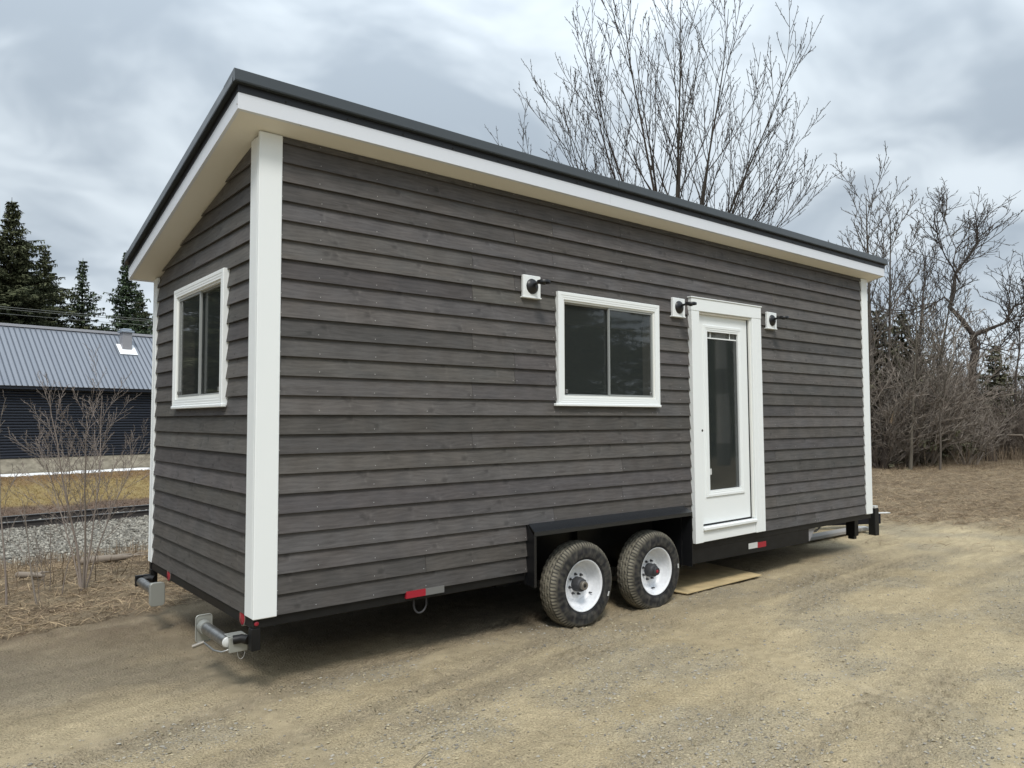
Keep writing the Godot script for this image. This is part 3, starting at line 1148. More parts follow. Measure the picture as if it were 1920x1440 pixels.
func tyre() -> Geo:
	var g := Geo.new()
	var mud := Color(0.205, 0.190, 0.150)
	var dirt := Color(0.145, 0.134, 0.108)
	var wall := Color(0.030, 0.030, 0.031)
	var prof := [[0.210, 0.066, wall], [0.218, 0.074, wall], [0.228, 0.075, wall * 0.8], [0.231, 0.078, wall], [0.262, 0.081, wall], [0.264, 0.0795, wall * 0.8], [0.298, 0.076, wall], [0.314, 0.070, Color(0.05, 0.047, 0.04)], [0.328, 0.062, dirt], [0.343, 0.048, mud], [0.349, 0.036, mud], [0.350, 0.032, dirt], [0.345, 0.030, wall], [0.345, 0.025, wall], [0.352, 0.023, mud], [0.354, 0.002, mud], [0.347, 0.0, wall], [0.347, -0.005, wall], [0.354, -0.007, mud], [0.355, -0.028, mud], [0.348, -0.030, wall], [0.348, -0.035, wall], [0.355, -0.037, mud], [0.354, -0.058, dirt], [0.347, -0.060, wall], [0.347, -0.065, wall], [0.352, -0.067, dirt], [0.348, -0.088, dirt], [0.338, -0.102, dirt], [0.310, -0.125, wall], [0.26, -0.134, wall], [0.215, -0.128, wall]]
	var segs := 222
	var rng := RandomNumberGenerator.new()
	rng.seed = 4
	for i in prof.size():
		for j in segs:
			var a := TAU * j / segs
			var r: float = prof[i][0]
			var z: float = prof[i][1]
			var c: Color = prof[i][2]
			if i >= 8 and i <= 10 and j % 3 == 0:                 # shoulder sipes
				r -= 0.003
				z -= 0.0015
				c = wall
			if i > 10 and i < 29 and c != wall:
				z += 0.0035 * (1.0 if (j / 3) % 2 == 0 else -1.0)
				if (j + i * 2) % 6 == 0:
					r -= 0.003
					c = c.lerp(wall, 0.6)
			var blot := nfine.get_noise_3d(cos(a) * r * 420.0, sin(a) * r * 420.0, z * 300.0)
			c = c * (1.0 + 0.55 * blot)
			if i > 2 and i < 8:
				c = c.lerp(dirt, clampf(0.12 + blot * 0.5 + (0.25 if i == 7 else 0.0), 0, 0.6))
			c.a = 1.0
			var p := Vector3(r * cos(a), r * sin(a), z)
			var low := -0.318 - p.y                                # squashed where it bears on the ground
			if low > 0.0:
				p.y = -0.318 - low * 0.12
			var bulge := clampf((-p.y - 0.2) / 0.12, 0.0, 1.0) * exp(-pow(p.x / 0.13, 2.0))
			if i < 9:
				p.z += 0.014 * bulge
			g.v.append(p)
			g.c.append(c)
			g.n.append(Vector3.UP)
			g.uv.append(Vector2(j, i))
	for i in prof.size():
		for j in segs:
			var k := i * segs + j
			var e := i * segs + (j + 1) % segs
			var w := i * segs + (j + segs - 1) % segs
			var up := g.v[k + segs if i < prof.size() - 1 else k]
			var dn := g.v[k - segs if i > 0 else k]
			g.n[k] = (g.v[e] - g.v[w]).cross(up - dn).normalized() * -1.0
			if g.n[k].dot(Vector3(g.v[k].x, g.v[k].y, (g.v[k].z + 0.03) * 2.0)) < 0.0:
				g.n[k] = -g.n[k]
			if i < prof.size() - 1:
				g.ix.append_array([k, e, k + segs, e, e + segs, k + segs])
	return g


func make_chassis() -> void:
	var g := Geo.new()
	g.box(Vector3(0.01, 0.418, -0.07), Vector3(2.14, 0.481, -0.020), 0.003)
	g.box(Vector3(4.065, 0.418, -0.07), Vector3(LEN - 0.01, 0.481, -0.020), 0.003)
	g.box(Vector3(0.005, 0.418, -WID + 0.02), Vector3(LEN - 0.005, 0.4735, -WID + 0.07), 0.003)
	obj("side_rail", g, M.steel, house)
	g = Geo.new()
	g.prism([Vector3(4.068, 0.285, -0.024), Vector3(4.068, 0.417, -0.024), Vector3(6.365, 0.417, -0.024), Vector3(6.365, 0.268, -0.024)], Vector3(0, 0, -0.006))
	g.box(Vector3(4.068, 0.280, -0.09), Vector3(6.365, 0.286, -0.030))
	obj("side_skirt", g, M.steel, house)
	g = Geo.new()
	g.box(Vector3(0.012, 0.412, -WID + 0.071), Vector3(0.062, 0.474, -0.071), 0.003)
	g.box(Vector3(LEN - 0.062, 0.412, -WID + 0.071), Vector3(LEN - 0.012, 0.474, -0.071), 0.003)
	obj("end_rail", g, M.steel, house)
	for z in [-0.62, -1.80]:                                      # main rails and axles under the floor
		g = Geo.new()
		g.box(Vector3(1.3, 0.26, z - 0.03), Vector3(7.7, 0.399, z + 0.03), 0.004)
		obj("main_rail", g, M.steel, house)
	for k in 10:
		g = Geo.new()
		g.box(Vector3(0.5 + k * 0.75, 0.335, -2.3), Vector3(0.55 + k * 0.75, 0.398, -0.42), 0.003)
		obj("cross_member", g, M.steel, house)
	for x in [2.70, 3.605]:
		g = Geo.new()
		g.tube([Vector3(x, 0.312, -0.13), Vector3(x, 0.312, -2.32)], [0.04, 0.04], 10)
		obj("axle", g, M.steel, house)
		var w := base("wheel", Vector3(x, 0.312, -WID), 0.0, house)
		var t := obj("tyre", tyre(), M.rubber, w)
		t.rotation.y = PI
		var r := Geo.new()
		r.lathe([Vector2(0.21, 0.06), Vector2(0.19, 0.05), Vector2(0.17, 0.0), Vector2(0.0, 0.0)], 32)
		obj("rim", r, M.rim, w).rotation.y = PI
	# corner legs that the stabilisers bolt to
	for z in [-0.02, -WID + 0.09]:
		g = Geo.new()
		g.box(Vector3(0.0, 0.285, z - 0.055), Vector3(0.055, 0.4175, z), 0.003)
		obj("corner_leg", g, M.steel, house)
	# marker lamp, tail lamps
	g = Geo.new()
	g.xf = Transform3D(Basis(), Vector3(0.028, 0.447, -0.0195))
	g.lathe([Vector2(0.014, 0.0), Vector2(0.013, 0.006), Vector2(0.0, 0.008)], 12)
	obj("marker_lamp", g, M.redlens, house)
	for z in [-0.215, -1.86]:
		var l := base("tail_lamp", Vector3(0.022, 0.447, z), 0.0, house)
		g = Geo.new()
		g.xf = Transform3D(Basis(Vector3.UP, -PI / 2), Vector3.ZERO)
		g.lathe([Vector2(0.052, -0.01), Vector2(0.052, 0.010), Vector2(0.045, 0.012)], 24)
		obj("grommet", g, M.grease, l)
		g = Geo.new()
		g.xf = Transform3D(Basis(Vector3.UP, -PI / 2), Vector3.ZERO)
		g.lathe([Vector2(0.045, 0.008), Vector2(0.040, 0.015), Vector2(0.0, 0.018)], 24)
		obj("lens", g, M.redlens, l)
	# red and white reflective tape
	for r in [[1.057, 1.213, 0.442, 0.490, M.red], [1.2135, 1.369, 0.442, 0.490, M.dull_tape], [5.335, 5.495, 0.318, 0.374, M.red], [5.172, 5.3345, 0.322, 0.380, M.tape]]:
		g = Geo.new()
		g.box(Vector3(r[0], r[2], -0.0235), Vector3(r[1], r[3], 0.001 if r[0] < 3.0 else -0.0215))
		obj("reflective_tape", g, r[4], house)
	# ring under the rail
	g = Geo.new()
	var ring := []
	var rr := []
	for k in 15:
		var a := PI * (0.08 - 1.16 * k / 14.0)
		ring.append(Vector3(1.205 + cos(a) * 0.052, 0.375 + sin(a) * 0.062 + (0.03 if k == 0 or k == 14 else 0.0), -0.06))
		rr.append(0.0075)
	g.tube(ring, rr, 8)
	obj("tie_ring", g, M.hub, house)
	# stabilisers folded flat under the end wall
	stabiliser(Vector3(-0.082, 0.312, -0.15), -1.0)
	stabiliser(Vector3(-0.078, 0.322, -WID + 0.12), 1.0)
	# rear leg, gusset and hanging chain at the hitch end
	g = Geo.new()
	g.box(Vector3(7.80, 0.17, -0.32), Vector3(7.90, 0.42, -0.20), 0.006)
	g.box(Vector3(7.815, 0.13, -0.30), Vector3(7.885, 0.1695, -0.22), 0.004)
	obj("rear_leg", g, M.steel, house)
	g = Geo.new()
	g.prism([Vector3(6.37, 0.275, -0.05), Vector3(6.37, 0.416, -0.05), Vector3(6.56, 0.416, -0.05), Vector3(6.43, 0.275, -0.05)], Vector3(0, 0, -0.3))
	obj("gusset", g, M.galv, house)
	g = Geo.new()
	var lk := []
	var lr := []
	for k in 13:
		var a := PI * k / 12.0
		lk.append(Vector3(7.45 - cos(a) * 0.16, 0.33 - sin(a) * 0.10 + 0.006 * sin(k * 9.0), -0.55))
		lr.append(0.010 + 0.006 * (k % 2))
	g.tube(lk, lr, 6)
	obj("safety_chain", g, M.galv, house)


func stabiliser(at: Vector3, away: float) -> void:
	var s := base("stabiliser", at, 0.0, house)
	s.scale = Vector3.ONE * 0.9
	var g := Geo.new()                                            # the bracket plate at the pivot
	if away < 0.0:
		g.box(Vector3(-0.006, -0.055, -0.05), Vector3(0.118, 0.050, 0.004), 0.004)
		g.box(Vector3(-0.01, 0.051, -0.09), Vector3(0.105, 0.058, 0.002), 0.002)
		obj("bracket", g, M.nickel, s)
	else:
		g.box(Vector3(-0.05, -0.03, -0.03), Vector3(0.085, 0.07, 0.0), 0.004)
		obj("bracket", g, M.black, s)
	g = Geo.new()
	g.tube([Vector3(-0.008, 0.015, away * 0.03), Vector3(-0.005, 0.012, away * 0.54)], [0.040, 0.040], 20)
	obj("tube", g, M.zinc, s)
	g = Geo.new()
	g.tube([Vector3(-0.005, 0.012, away * 0.48), Vector3(-0.005, 0.012, away * 0.55)], [0.047, 0.049], 20)
	obj("collar", g, M.nickel, s)
	g = Geo.new()                                                 # the foot: a plate with rounded corners and a rolled rim
	var z := away * 0.56
	var poly := []
	for q in [[1, 1], [-1, 1], [-1, -1], [1, -1]]:
		for k in 5:
			var a: float = atan2(q[1], q[0]) - PI / 4 + PI / 8 * k
			poly.append(Vector3(q[0] * 0.034 + cos(a) * 0.022, q[1] * 0.074 + sin(a) * 0.022 - 0.005, z))
	g.prism(poly, Vector3(0, 0, away * 0.008))
	var loop := poly.duplicate()
	loop.append(poly[0])
	var lr := []
	for p in loop:
		lr.append(0.0055)
	g.tube(loop, lr, 6, false)
	if away > 0.0:
		var deep := []
		for p in poly:
			deep.append(p)
		g.prism(deep, Vector3(0, 0, -0.05))
	obj("foot_plate", g, M.nickel, s)
	g = Geo.new()
	g.tube([Vector3(0.02, 0.03, 0.0), Vector3(0.07, 0.035, 0.02), Vector3(0.10, 0.03, 0.06)], [0.03, 0.03, 0.032], 12)
	obj("swivel", g, M.steel, s)
	if away < 0.0:
		g = Geo.new()
		g.tube([Vector3(0.0, -0.035, -0.02), Vector3(-0.045, -0.045, -0.03), Vector3(-0.075, -0.042, -0.09), Vector3(-0.078, -0.036, -0.30)], [0.007, 0.007, 0.007, 0.007], 8)
		obj("crank_rod", g, M.zinc, s)
		g = Geo.new()
		g.tube([Vector3(-0.075, -0.034, -0.30), Vector3(-0.145, -0.060, -0.33)], [0.0125, 0.0145], 10)
		obj("crank_handle", g, M.grease, s)
		g = Geo.new()
		g.lathe([Vector2(0.036, 0.0), Vector2(0.03, 0.012), Vector2(0.0, 0.016)], 16)
		var cp := obj("tube_cap", g, M.tape, s)
		cp.position = Vector3(-0.008, 0.015, -0.03)
		g = Geo.new()
		var pts := []
		var rs := []
		for k in 9:
			var a := PI * k / 8.0
			pts.append(Vector3(0.075 - cos(a) * 0.025, -0.055 - sin(a) * 0.05, 0.0))
			rs.append(0.0014 + 0.0010 * (k % 2))
		g.tube(pts, rs, 5)
		obj("pin_chain", g, M.nail, s)


# ---------------------------------------------------------------- barn
func rail_at(t: float, y: float, s: float) -> Vector3:            # t along the railway, s away from the camera side
	return RAIL_DIR * t + RAIL_OUT * s + Vector3(0, y, 0)


func make_barn() -> void:
	var b := base("barn")
	tag(b, "long dark navy barn with a blue-grey ribbed metal roof and concrete footing", "barn")
	var t0 := -14.0
	var t1 := 34.0
	var F := Transform3D(Basis(RAIL_DIR, Vector3.UP, -RAIL_OUT), Vector3.ZERO)   # x along, y up, z towards the yard (-s)
	var g := Geo.new()
	g.xf = F
	g.box(Vector3(t0, -1.4, -42.6), Vector3(t1, -0.07, -36.0), 0.02)
	obj("foundation", g, M.concrete, b)
	g = Geo.new()
	g.xf = F
	g.box(Vector3(t0 + 0.05, -0.07, -42.5), Vector3(t1 - 0.05, 3.45, -36.03))
	for x in [t0 + 0.05, t1 - 0.15]:
		g.prism([Vector3(x, 3.45, -42.5), Vector3(x, 3.45, -36.03), Vector3(x, 6.3, -39.3)], Vector3(0.1, 0, 0))
	obj("wall", g, M.navy, b)
	g = Geo.new()
	g.xf = F
	for k in 27:                                                  # lapped steel siding, ribs a hand apart
		var y := -0.06 + k * 0.13
		g.prism([Vector3(t0, y, -36.0), Vector3(t0, y + 0.04, -35.965), Vector3(t0, y + 0.075, -35.965), Vector3(t0, y + 0.115, -36.0)], Vector3(t1 - t0, 0, 0))
	obj("wall_siding", g, M.navy, b).set_meta("kind", "stuff")
	# roof sheets with ribs
	var e := Vector3(0, 3.28, -35.62)
	var r := Vector3(0, 6.44, -39.3)
	var down := (e - r).normalized()
	var nrm := Vector3(0, -down.z, down.y).normalized()
	if nrm.y < 0:
		nrm = -nrm
	var w := 0.235
	var tones := []
	for k in 4:
		var m := paint(0.225 + 0.008 * k, 0.245 + 0.008 * k, 0.28 + 0.008 * k, 0.42 + 0.03 * k, 0.25)
		tones.append(m)
	var rg := RandomNumberGenerator.new()
	rg.seed = 8
	var sheets := []
	for k in int((t1 - t0 + 0.6) / w):
		var a := t0 - 0.3 + k * w
		var vis := a > -12.0 and a < 33.0
		var p := Geo.new()
		p.xf = F
		p.prism([e + Vector3(a, 0, 0), e + Vector3(a + w - 0.004, 0, 0), r + Vector3(a + w - 0.004, 0, 0), r + Vector3(a, 0, 0)], nrm * 0.02)
		var q := Geo.new()
		q.xf = F
		var u := a + w - 0.03
		q.prism([e + Vector3(u, 0, 0) + nrm * 0.021, e + Vector3(u + 0.045, 0, 0) + nrm * 0.021, r + Vector3(u + 0.045, 0, 0) + nrm * 0.021, r + Vector3(u, 0, 0) + nrm * 0.021], nrm * 0.03)
		if vis:
			var o := obj("roof_sheet", p, tones[rg.randi() % 4], b)
			obj("rib", q, M.barn_rib, o)
		else:
			sheets.append(p)
	var rest := Geo.new()
	for p in sheets:
		join(rest, p)
	rest.xf = F
	var e2 := Vector3(0, 3.28, -42.98)
	rest.prism([e2 + Vector3(t0 - 0.3, 0, 0), e2 + Vector3(t1 + 0.3, 0, 0), r + Vector3(t1 + 0.3, 0, 0), r + Vector3(t0 - 0.3, 0, 0)], Vector3(0, 0.02, 0))
	obj("roof_remainder", rest, M.barn_roof, b).set_meta("kind", "stuff")
	g = Geo.new()
	g.xf = F
	g.prism([r + Vector3(t0 - 0.3, 0.075, 0.16), r + Vector3(t0 - 0.3, 0.10, 0), r + Vector3(t0 - 0.3, 0.03, -0.2), r + Vector3(t0 - 0.3, -0.05, 0.18)], Vector3(t1 - t0 + 0.6, 0, 0))
	obj("ridge_cap", g, M.galv, b)
	g = Geo.new()
	g.xf = F
	g.box(Vector3(t0 - 0.3, 3.14, -35.70), Vector3(t1 + 0.3, 3.27, -35.66), 0.005)
	obj("eave_board", g, M.navy, b)
	# roof vent
	var c := base("roof_vent", Vector3.ZERO, 0.0, b)
	g = Geo.new()
	g.xf = F
	g.box(Vector3(13.27, 5.3, -38.55), Vector3(13.75, 6.42, -38.10), 0.01)
	obj("vent_stack", g, M.galv, c)
	g = Geo.new()
	g.xf = F
	g.box(Vector3(13.18, 6.421, -38.64), Vector3(13.84, 6.53, -38.01), 0.02)
	g.box(Vector3(13.28, 6.531, -38.54), Vector3(13.74, 6.64, -38.11), 0.03)
	obj("vent_cap", g, M.barn_roof, c)
	g = Geo.new()
	g.xf = F
	var f0 := r + down * 1.05 + nrm * 0.056
	var f1 := r + down * 1.95 + nrm * 0.056
	g.prism([f0 + Vector3(13.05, 0, 0), f0 + Vector3(13.95, 0, 0), f1 + Vector3(13.95, 0, 0), f1 + Vector3(13.05, 0, 0)], nrm * 0.012)
	obj("flashing", g, M.snow, c)
	# a patch of snow left along the footing
	g = Geo.new()
	var pr := []
	for k in 90:
		var t := -4.0 + k * 0.3
		var width := 0.55 + 0.35 * nz.get_noise_2d(t * 30.0, 4.0)
		width *= 0.6 + 0.4 * smooth(16.0, 8.0, t)
		pr.append([t, width, 0.10 + 0.05 * nfine.get_noise_2d(t * 40.0, 9.0)])
	for k in 89:
		var ring := []
		for i in [k, k + 1]:
			var row := []
			for q in [[0.0, -0.05], [0.15, 1.0], [0.5, 0.9], [0.85, 0.5], [1.0, -0.05]]:
				var s: float = 35.9 - q[0] * pr[i][1]
				row.append(rail_at(pr[i][0], land(0.0, -35.5) + q[1] * pr[i][2], s))
			ring.append(row)
		for i in 4:
			g.face([ring[0][i], ring[0][i + 1], ring[1][i + 1], ring[1][i]], Vector3(0.15, 1, 0.5))
	tag(obj("snow", g, M.snow), "strip of melting snow along the barn footing", "snow", "", "structure")


# ---------------------------------------------------------------- railway
func make_railway() -> void:
	var k := base("railway_track")
	tag(k, "single railway track of two dark rails on grey ballast in front of the barn", "railway track")
	var F := Transform3D(Basis(RAIL_DIR, Vector3.UP, -RAIL_OUT), Vector3.ZERO)
	for s in [18.25, 19.69]:
		var g := Geo.new()
		g.xf = F
		var prof := [[-0.07, 0.0], [-0.07, 0.012], [-0.012, 0.032], [-0.010, 0.135], [-0.036, 0.145], [-0.036, 0.170], [0.036, 0.170], [0.036, 0.145], [0.010, 0.135], [0.012, 0.032], [0.07, 0.012], [0.07, 0.0]]
		for i in prof.size():
			var p: Array = prof[i]
			var q: Array = prof[(i + 1) % prof.size()]
			var n := Vector3(0, q[0] - p[0], -(q[1] - p[1]))
			if i == 5:
				continue
			g.face([Vector3(-90, -1.09 + p[1], -s + p[0]), Vector3(-90, -1.09 + q[1], -s + q[0]), Vector3(90, -1.09 + q[1], -s + q[0]), Vector3(90, -1.09 + p[1], -s + p[0])], n)
		var o := obj("rail", g, M.rust, k)
		var h := Geo.new()
		h.xf = F
		h.box(Vector3(-90, -1.09 + 0.165, -s - 0.033), Vector3(90, -1.09 + 0.174, -s + 0.033), 0.002)
		obj("rail_head", h, M.railhead, o)
	var tie := Geo.new()
	tie.xf = Transform3D(Basis(RAIL_DIR, Vector3.UP, -RAIL_OUT), Vector3.ZERO)
	tie.box(Vector3(-0.11, -1.22, -20.25), Vector3(0.11, -1.085, -17.7), 0.012)
	var tm := tie.mesh()
	for i in 40:
		var o := obj("tie", tm, M.tie, k)
		o.position = RAIL_DIR * (-6.0 + i * 0.5 + 0.02 * sin(i * 7.0)) + Vector3(0, 0.01 * sin(i * 3.7), 0)


# ---------------------------------------------------------------- trees
# p: up, wob, cnt[], ang[], ratio[], segs, taper, minr
func branch(gt: Geo, gc: Geo, rng: RandomNumberGenerator, at: Vector3, dir: Vector3, length: float, r: float, lvl: int, p: Dictionary) -> void:
	var segs: int = 9 if lvl == 0 else (7 if lvl == 1 else (5 if lvl == 2 else 3))
	var pts := [at]
	var rad := [r]
	var d := dir.normalized()
	var pos := at
	var r_end: float = maxf(r * p.get("taper", 0.25), p.minr)
	for i in segs:
		var wob: float = p.wob * (1.0 if lvl > 0 else p.get("trunk_wob", 0.5))
		d = (d + Vector3(rng.randfn(), rng.randfn() * 0.6, rng.randfn()) * wob + Vector3.UP * p.up).normalized()
		pos += d * length / segs
		pts.append(pos)
		rad.append(lerpf(r, r_end, pow(float(i + 1) / segs, p.get("curve", 0.9))))
	var g := gt if lvl < p.get("trunk_lvls", 1) else gc
	var sides: int = 9 if lvl == 0 else (6 if lvl == 1 else (4 if lvl == 2 else 3))
	var tone := rng.randf_range(0.85, 1.15)
	g.col = Color(p.col.r * tone, p.col.g * tone, p.col.b * tone)
	g.tube(pts, rad, sides, false)
	if lvl >= p.cnt.size():
		return
	var cnt: int = p.cnt[lvl]
	var az := rng.randf() * TAU
	for k in cnt:
		var t: float = lerpf(p.get("from", 0.25) if lvl == 0 else 0.15, 0.98, (k + rng.randf()) / cnt)
		var fi := t * segs
		var i := mini(int(fi), segs - 1)
		var q: Vector3 = pts[i].lerp(pts[i + 1], fi - i)
		var td: Vector3 = (pts[i + 1] - pts[i]).normalized()
		az += 2.399 + rng.randfn() * 0.4
		var side := td.cross(Vector3(cos(az), 0.3, sin(az))).normalized()
		var ang: float = p.ang[lvl] * rng.randf_range(0.75, 1.25)
		var nd := td.rotated(side, ang)
		var ln: float = length * p.ratio[lvl] * rng.randf_range(0.6, 1.1) * (1.0 - 0.45 * t)
		var cr := maxf(lerpf(rad[i], rad[i + 1], fi - i) * p.get("thin", 0.62), p.minr)
		branch(gt, gc, rng, q, nd, ln, cr, lvl + 1, p)


func bare_tree(called: String, at: Vector3, stems: Array, p: Dictionary, sd: int) -> Node3D:
	var o := base(called, at)
	var gt := Geo.new()
	var gc := Geo.new()
	var rng := RandomNumberGenerator.new()
	rng.seed = sd
	for s in stems:                                               # [offset, direction, length, radius]
		branch(gt, gc, rng, s[0], s[1], s[2], s[3], 0, p)
	obj("trunk", gt, M.bark, o)
	obj("crown", gc, M.bark, o)
	return o


func spruce(called: String, at: Vector3, h: float, wide: float, sd: int, dense: float, tint: Color) -> Node3D:
	var o := base(called, at)
	var gt := Geo.new()
	gt.col = Color(0.05, 0.042, 0.035)
	var rng := RandomNumberGenerator.new()
	rng.seed = sd
	gt.tube([Vector3(0, -0.3, 0), Vector3(0.03, h * 0.5, 0), Vector3(0, h, 0)], [h * 0.016, h * 0.009, 0.012], 8)
	var g := Geo.new()
	var y := h * 0.03
	while y < h * 0.985:
		var f := y / h
		var reach := wide * (1.0 - f) * (1.25 - 0.25 * f) * (0.88 + 0.22 * sin(f * 31.0 + sd) + 0.12 * sin(f * 77.0 + sd * 3)) + 0.06
		var n := int(lerpf(11, 6, f) * dense)
		var az := rng.randf() * TAU
		for k in n:
			az += TAU / n + rng.randfn() * 0.25
			var l := reach * (rng.randf_range(0.45, 1.05) if rng.randf() < 0.75 else rng.randf_range(1.0, 1.3))
			var out := Vector3(cos(az), 0, sin(az))
			var droop := lerpf(-0.42, 0.30, f) + rng.randfn() * 0.08
			var tip := Vector3(0, y, 0) + out * l + Vector3.UP * l * droop
			var knee := Vector3(0, y, 0) + out * l * 0.55 + Vector3.UP * l * (droop * 0.45 + 0.10)
			var pts := [Vector3(0, y, 0), knee, tip + Vector3.UP * l * 0.10]
			gt.tube(pts, [0.02 + l * 0.012, 0.014, 0.006], 3, false)
			var m := int(3 + l * 6.5 * dense)
			for i in m:
				var t := lerpf(0.12, 1.0, (i + rng.randf()) / m)
				var c: Vector3 = pts[0].lerp(pts[1], t * 2.0) if t < 0.5 else pts[1].lerp(pts[2], t * 2.0 - 1.0)
				var side := out.cross(Vector3.UP)
				var sl := (0.16 + 0.34 * l * (1.0 - t) * 0.6) * rng.randf_range(0.7, 1.4)
				var tone := rng.randf_range(0.55, 1.35)
				g.col = Color(tint.r * tone, tint.g * tone, tint.b * tone)
				for sgn in [-1.0, 1.0]:
					var dir: Vector3 = (side * sgn + out * rng.randf_range(0.3, 0.9) + Vector3.UP * rng.randf_range(-0.55, 0.12)).normalized()
					var e := c + dir * sl
					var wv := dir.cross(Vector3.UP).normalized() * rng.randf_range(0.035, 0.075) + Vector3.UP * rng.randf_range(-0.05, 0.05)
					var mid := c.lerp(e, 0.45)
					g.face([c, mid + wv, e, mid - wv], Vector3(0.2, 1, 0.1))
					if rng.randf() < 0.6:                          # hanging spray
						var hv := Vector3(rng.randfn() * 0.06, -rng.randf_range(0.10, 0.26), rng.randfn() * 0.06)
						g.face([mid, mid + wv * 0.8 + hv * 0.5, mid + hv, mid - wv * 0.8 + hv * 0.5], out + Vector3(0, 0.2, 0))
		y += lerpf(0.30, 0.20, f) * rng.randf_range(0.8, 1.25)
	obj("trunk", gt, M.bark, o)
	obj("crown", g, M.needle, o)
	return o


func make_trees() -> void:
	var green := Color(0.088, 0.112, 0.066)
	# spruces behind the barn
	var y0 := -0.85
	var a := spruce("spruce_tree", Vector3(7.5, y0, -52.5), 13.5, 3.7, 3, 1.0, green)
	tag(a, "slender pointed spruce behind the barn, between the tall mass and its taller neighbour", "tree", "spruces behind the barn")
	var b := spruce("spruce_tree", Vector3(9.75, y0, -50.5), 14.0, 4.0, 9, 1.2, Color(0.076, 0.102, 0.060))
	tag(b, "taller pointed spruce behind the barn vent, right of the slender one", "tree", "spruces behind the barn")
	var big := spruce("spruce_tree", Vector3(3.1, y0, -49.0), 16.0, 7.0, 21, 1.3, Color(0.098, 0.106, 0.060))
	tag(big, "broad tall spruce at the left edge behind the barn roof", "tree", "spruces behind the barn")
	copy(big, Vector3(0.8, y0, -51.0), 2.0, 1.06, "tallest spruce, cut by the left edge of the photo", "spruces behind the barn")
	copy(big, Vector3(5.2, y0, -51.5), 1.0, 0.86, "shorter spruce on the right flank of the broad left spruce", "spruces behind the barn")
	copy(big, Vector3(3.9, y0, -51.0), 3.4, 0.86, "spruce merged into the right side of the broad left spruce", "spruces behind the barn")
	copy(b, Vector3(12.6, y0, -52.0), 1.0, 0.86, "dark spruce behind the barn, half hidden by the house corner", "spruces behind the barn")
	copy(big, Vector3(11.6, y0, -55.0), 4.0, 0.76, "low dark spruce filling the gap beside the house roof corner", "spruces behind the barn")
	copy(a, Vector3(4.4, y0, -58.0), 2.6, 0.82, "far spruce in the gap behind the slender spruce", "spruces behind the barn")
	copy(a, Vector3(14.0, y0, -56.0), 3.0, 0.9, "far spruce behind the house roof corner", "spruces behind the barn")
	copy(big, Vector3(-2.0, y0, -48.0), 5.0, 1.0, "broad spruce just outside the left edge", "spruces behind the barn")
	# the big bare tree behind the house: a vase of many stems
	var maple := {"up": 0.07, "wob": 0.028, "trunk_wob": 1.0, "cnt": [11, 7, 4], "ang": [0.46, 0.50, 0.72], "ratio": [0.54, 0.44, 0.22], "minr": 0.0085, "col": Color(0.060, 0.051, 0.045), "from": 0.12, "taper": 0.12, "thin": 0.55, "curve": 0.7, "trunk_lvls": 1}
	var st := []
	var srng := RandomNumberGenerator.new()
	srng.seed = 15
	var rt := Vector3(0.7746, 0, 0.6325)
	var fw := Vector3(0.6325, 0, -0.7746)
	for k in [[-1.35, 0.1, 9.2], [-1.0, -0.35, 9.0], [-0.78, 0.3, 9.0], [-0.58, -0.25, 9.8], [-0.42, 0.2, 10.4], [-0.26, -0.3, 10.9], [-0.12, 0.25, 11.2], [0.0, -0.1, 11.4], [0.10, 0.3, 11.2], [0.22, -0.25, 10.9], [0.36, 0.2, 10.4], [0.52, -0.3, 9.8], [0.70, 0.2, 9.2], [0.92, -0.2, 8.4], [1.12, 0.25, 8.0], [1.35, -0.1, 7.6], [-1.8, 0.2, 8.6], [-0.85, 0.0, 9.4]]:
		var low := 7.4 - 1.9 * absf(k[0]) * 0.7 + srng.randf_range(-0.5, 0.5)
		st.append([rt * (clampf(k[0], -0.6, 0.6) * 0.9) + fw * k[1] + Vector3.UP * low, Vector3.UP + rt * k[0] + fw * k[1], k[2] * 0.95, 0.080 - 0.02 * absf(k[0])])
	var mo := bare_tree("bare_maple_tree", Vector3(20.9, land(21.2, -13.1) - 0.1, -13.35), st, maple, 5)
	tag(mo, "large bare many-stemmed tree rising above the house roof", "tree")
	var bole := Geo.new()
	bole.col = Color(0.085, 0.073, 0.064)
	for k in [[-0.6, 0.2, 6.6], [-0.2, -0.2, 7.6], [0.08, 0.1, 7.9], [0.3, -0.1, 7.4], [0.62, 0.2, 6.8]]:
		bole.tube([rt * k[0] * 0.4, rt * k[0] * 0.6 + fw * k[1] * 0.6 + Vector3.UP * 3.0, rt * k[0] * 0.9 + fw * k[1] + Vector3.UP * k[2]], [0.16, 0.125, 0.085], 9)
	obj("trunk", bole, M.bark, mo)
	# bare trees on the right
	var thin := {"up": 0.055, "wob": 0.028, "trunk_wob": 0.6, "cnt": [19, 8, 4], "ang": [0.6, 0.55, 0.65], "ratio": [0.36, 0.48, 0.36], "minr": 0.0085, "col": Color(0.115, 0.102, 0.090), "from": 0.40, "taper": 0.1, "thin": 0.45, "trunk_lvls": 1}
	tag(bare_tree("bare_ash_tree", Vector3(24.7, 0, -7.75), [[Vector3.ZERO, Vector3.UP - rt * 0.0, 9.6, 0.12], [Vector3(0.1, 0, 0.1), Vector3.UP + rt * 0.16, 8.8, 0.09]], thin, 31), "tall slender bare tree just right of the house corner", "tree")
	var mid := thin.duplicate()
	mid.wob = 0.075
	mid.col = Color(0.085, 0.075, 0.067)
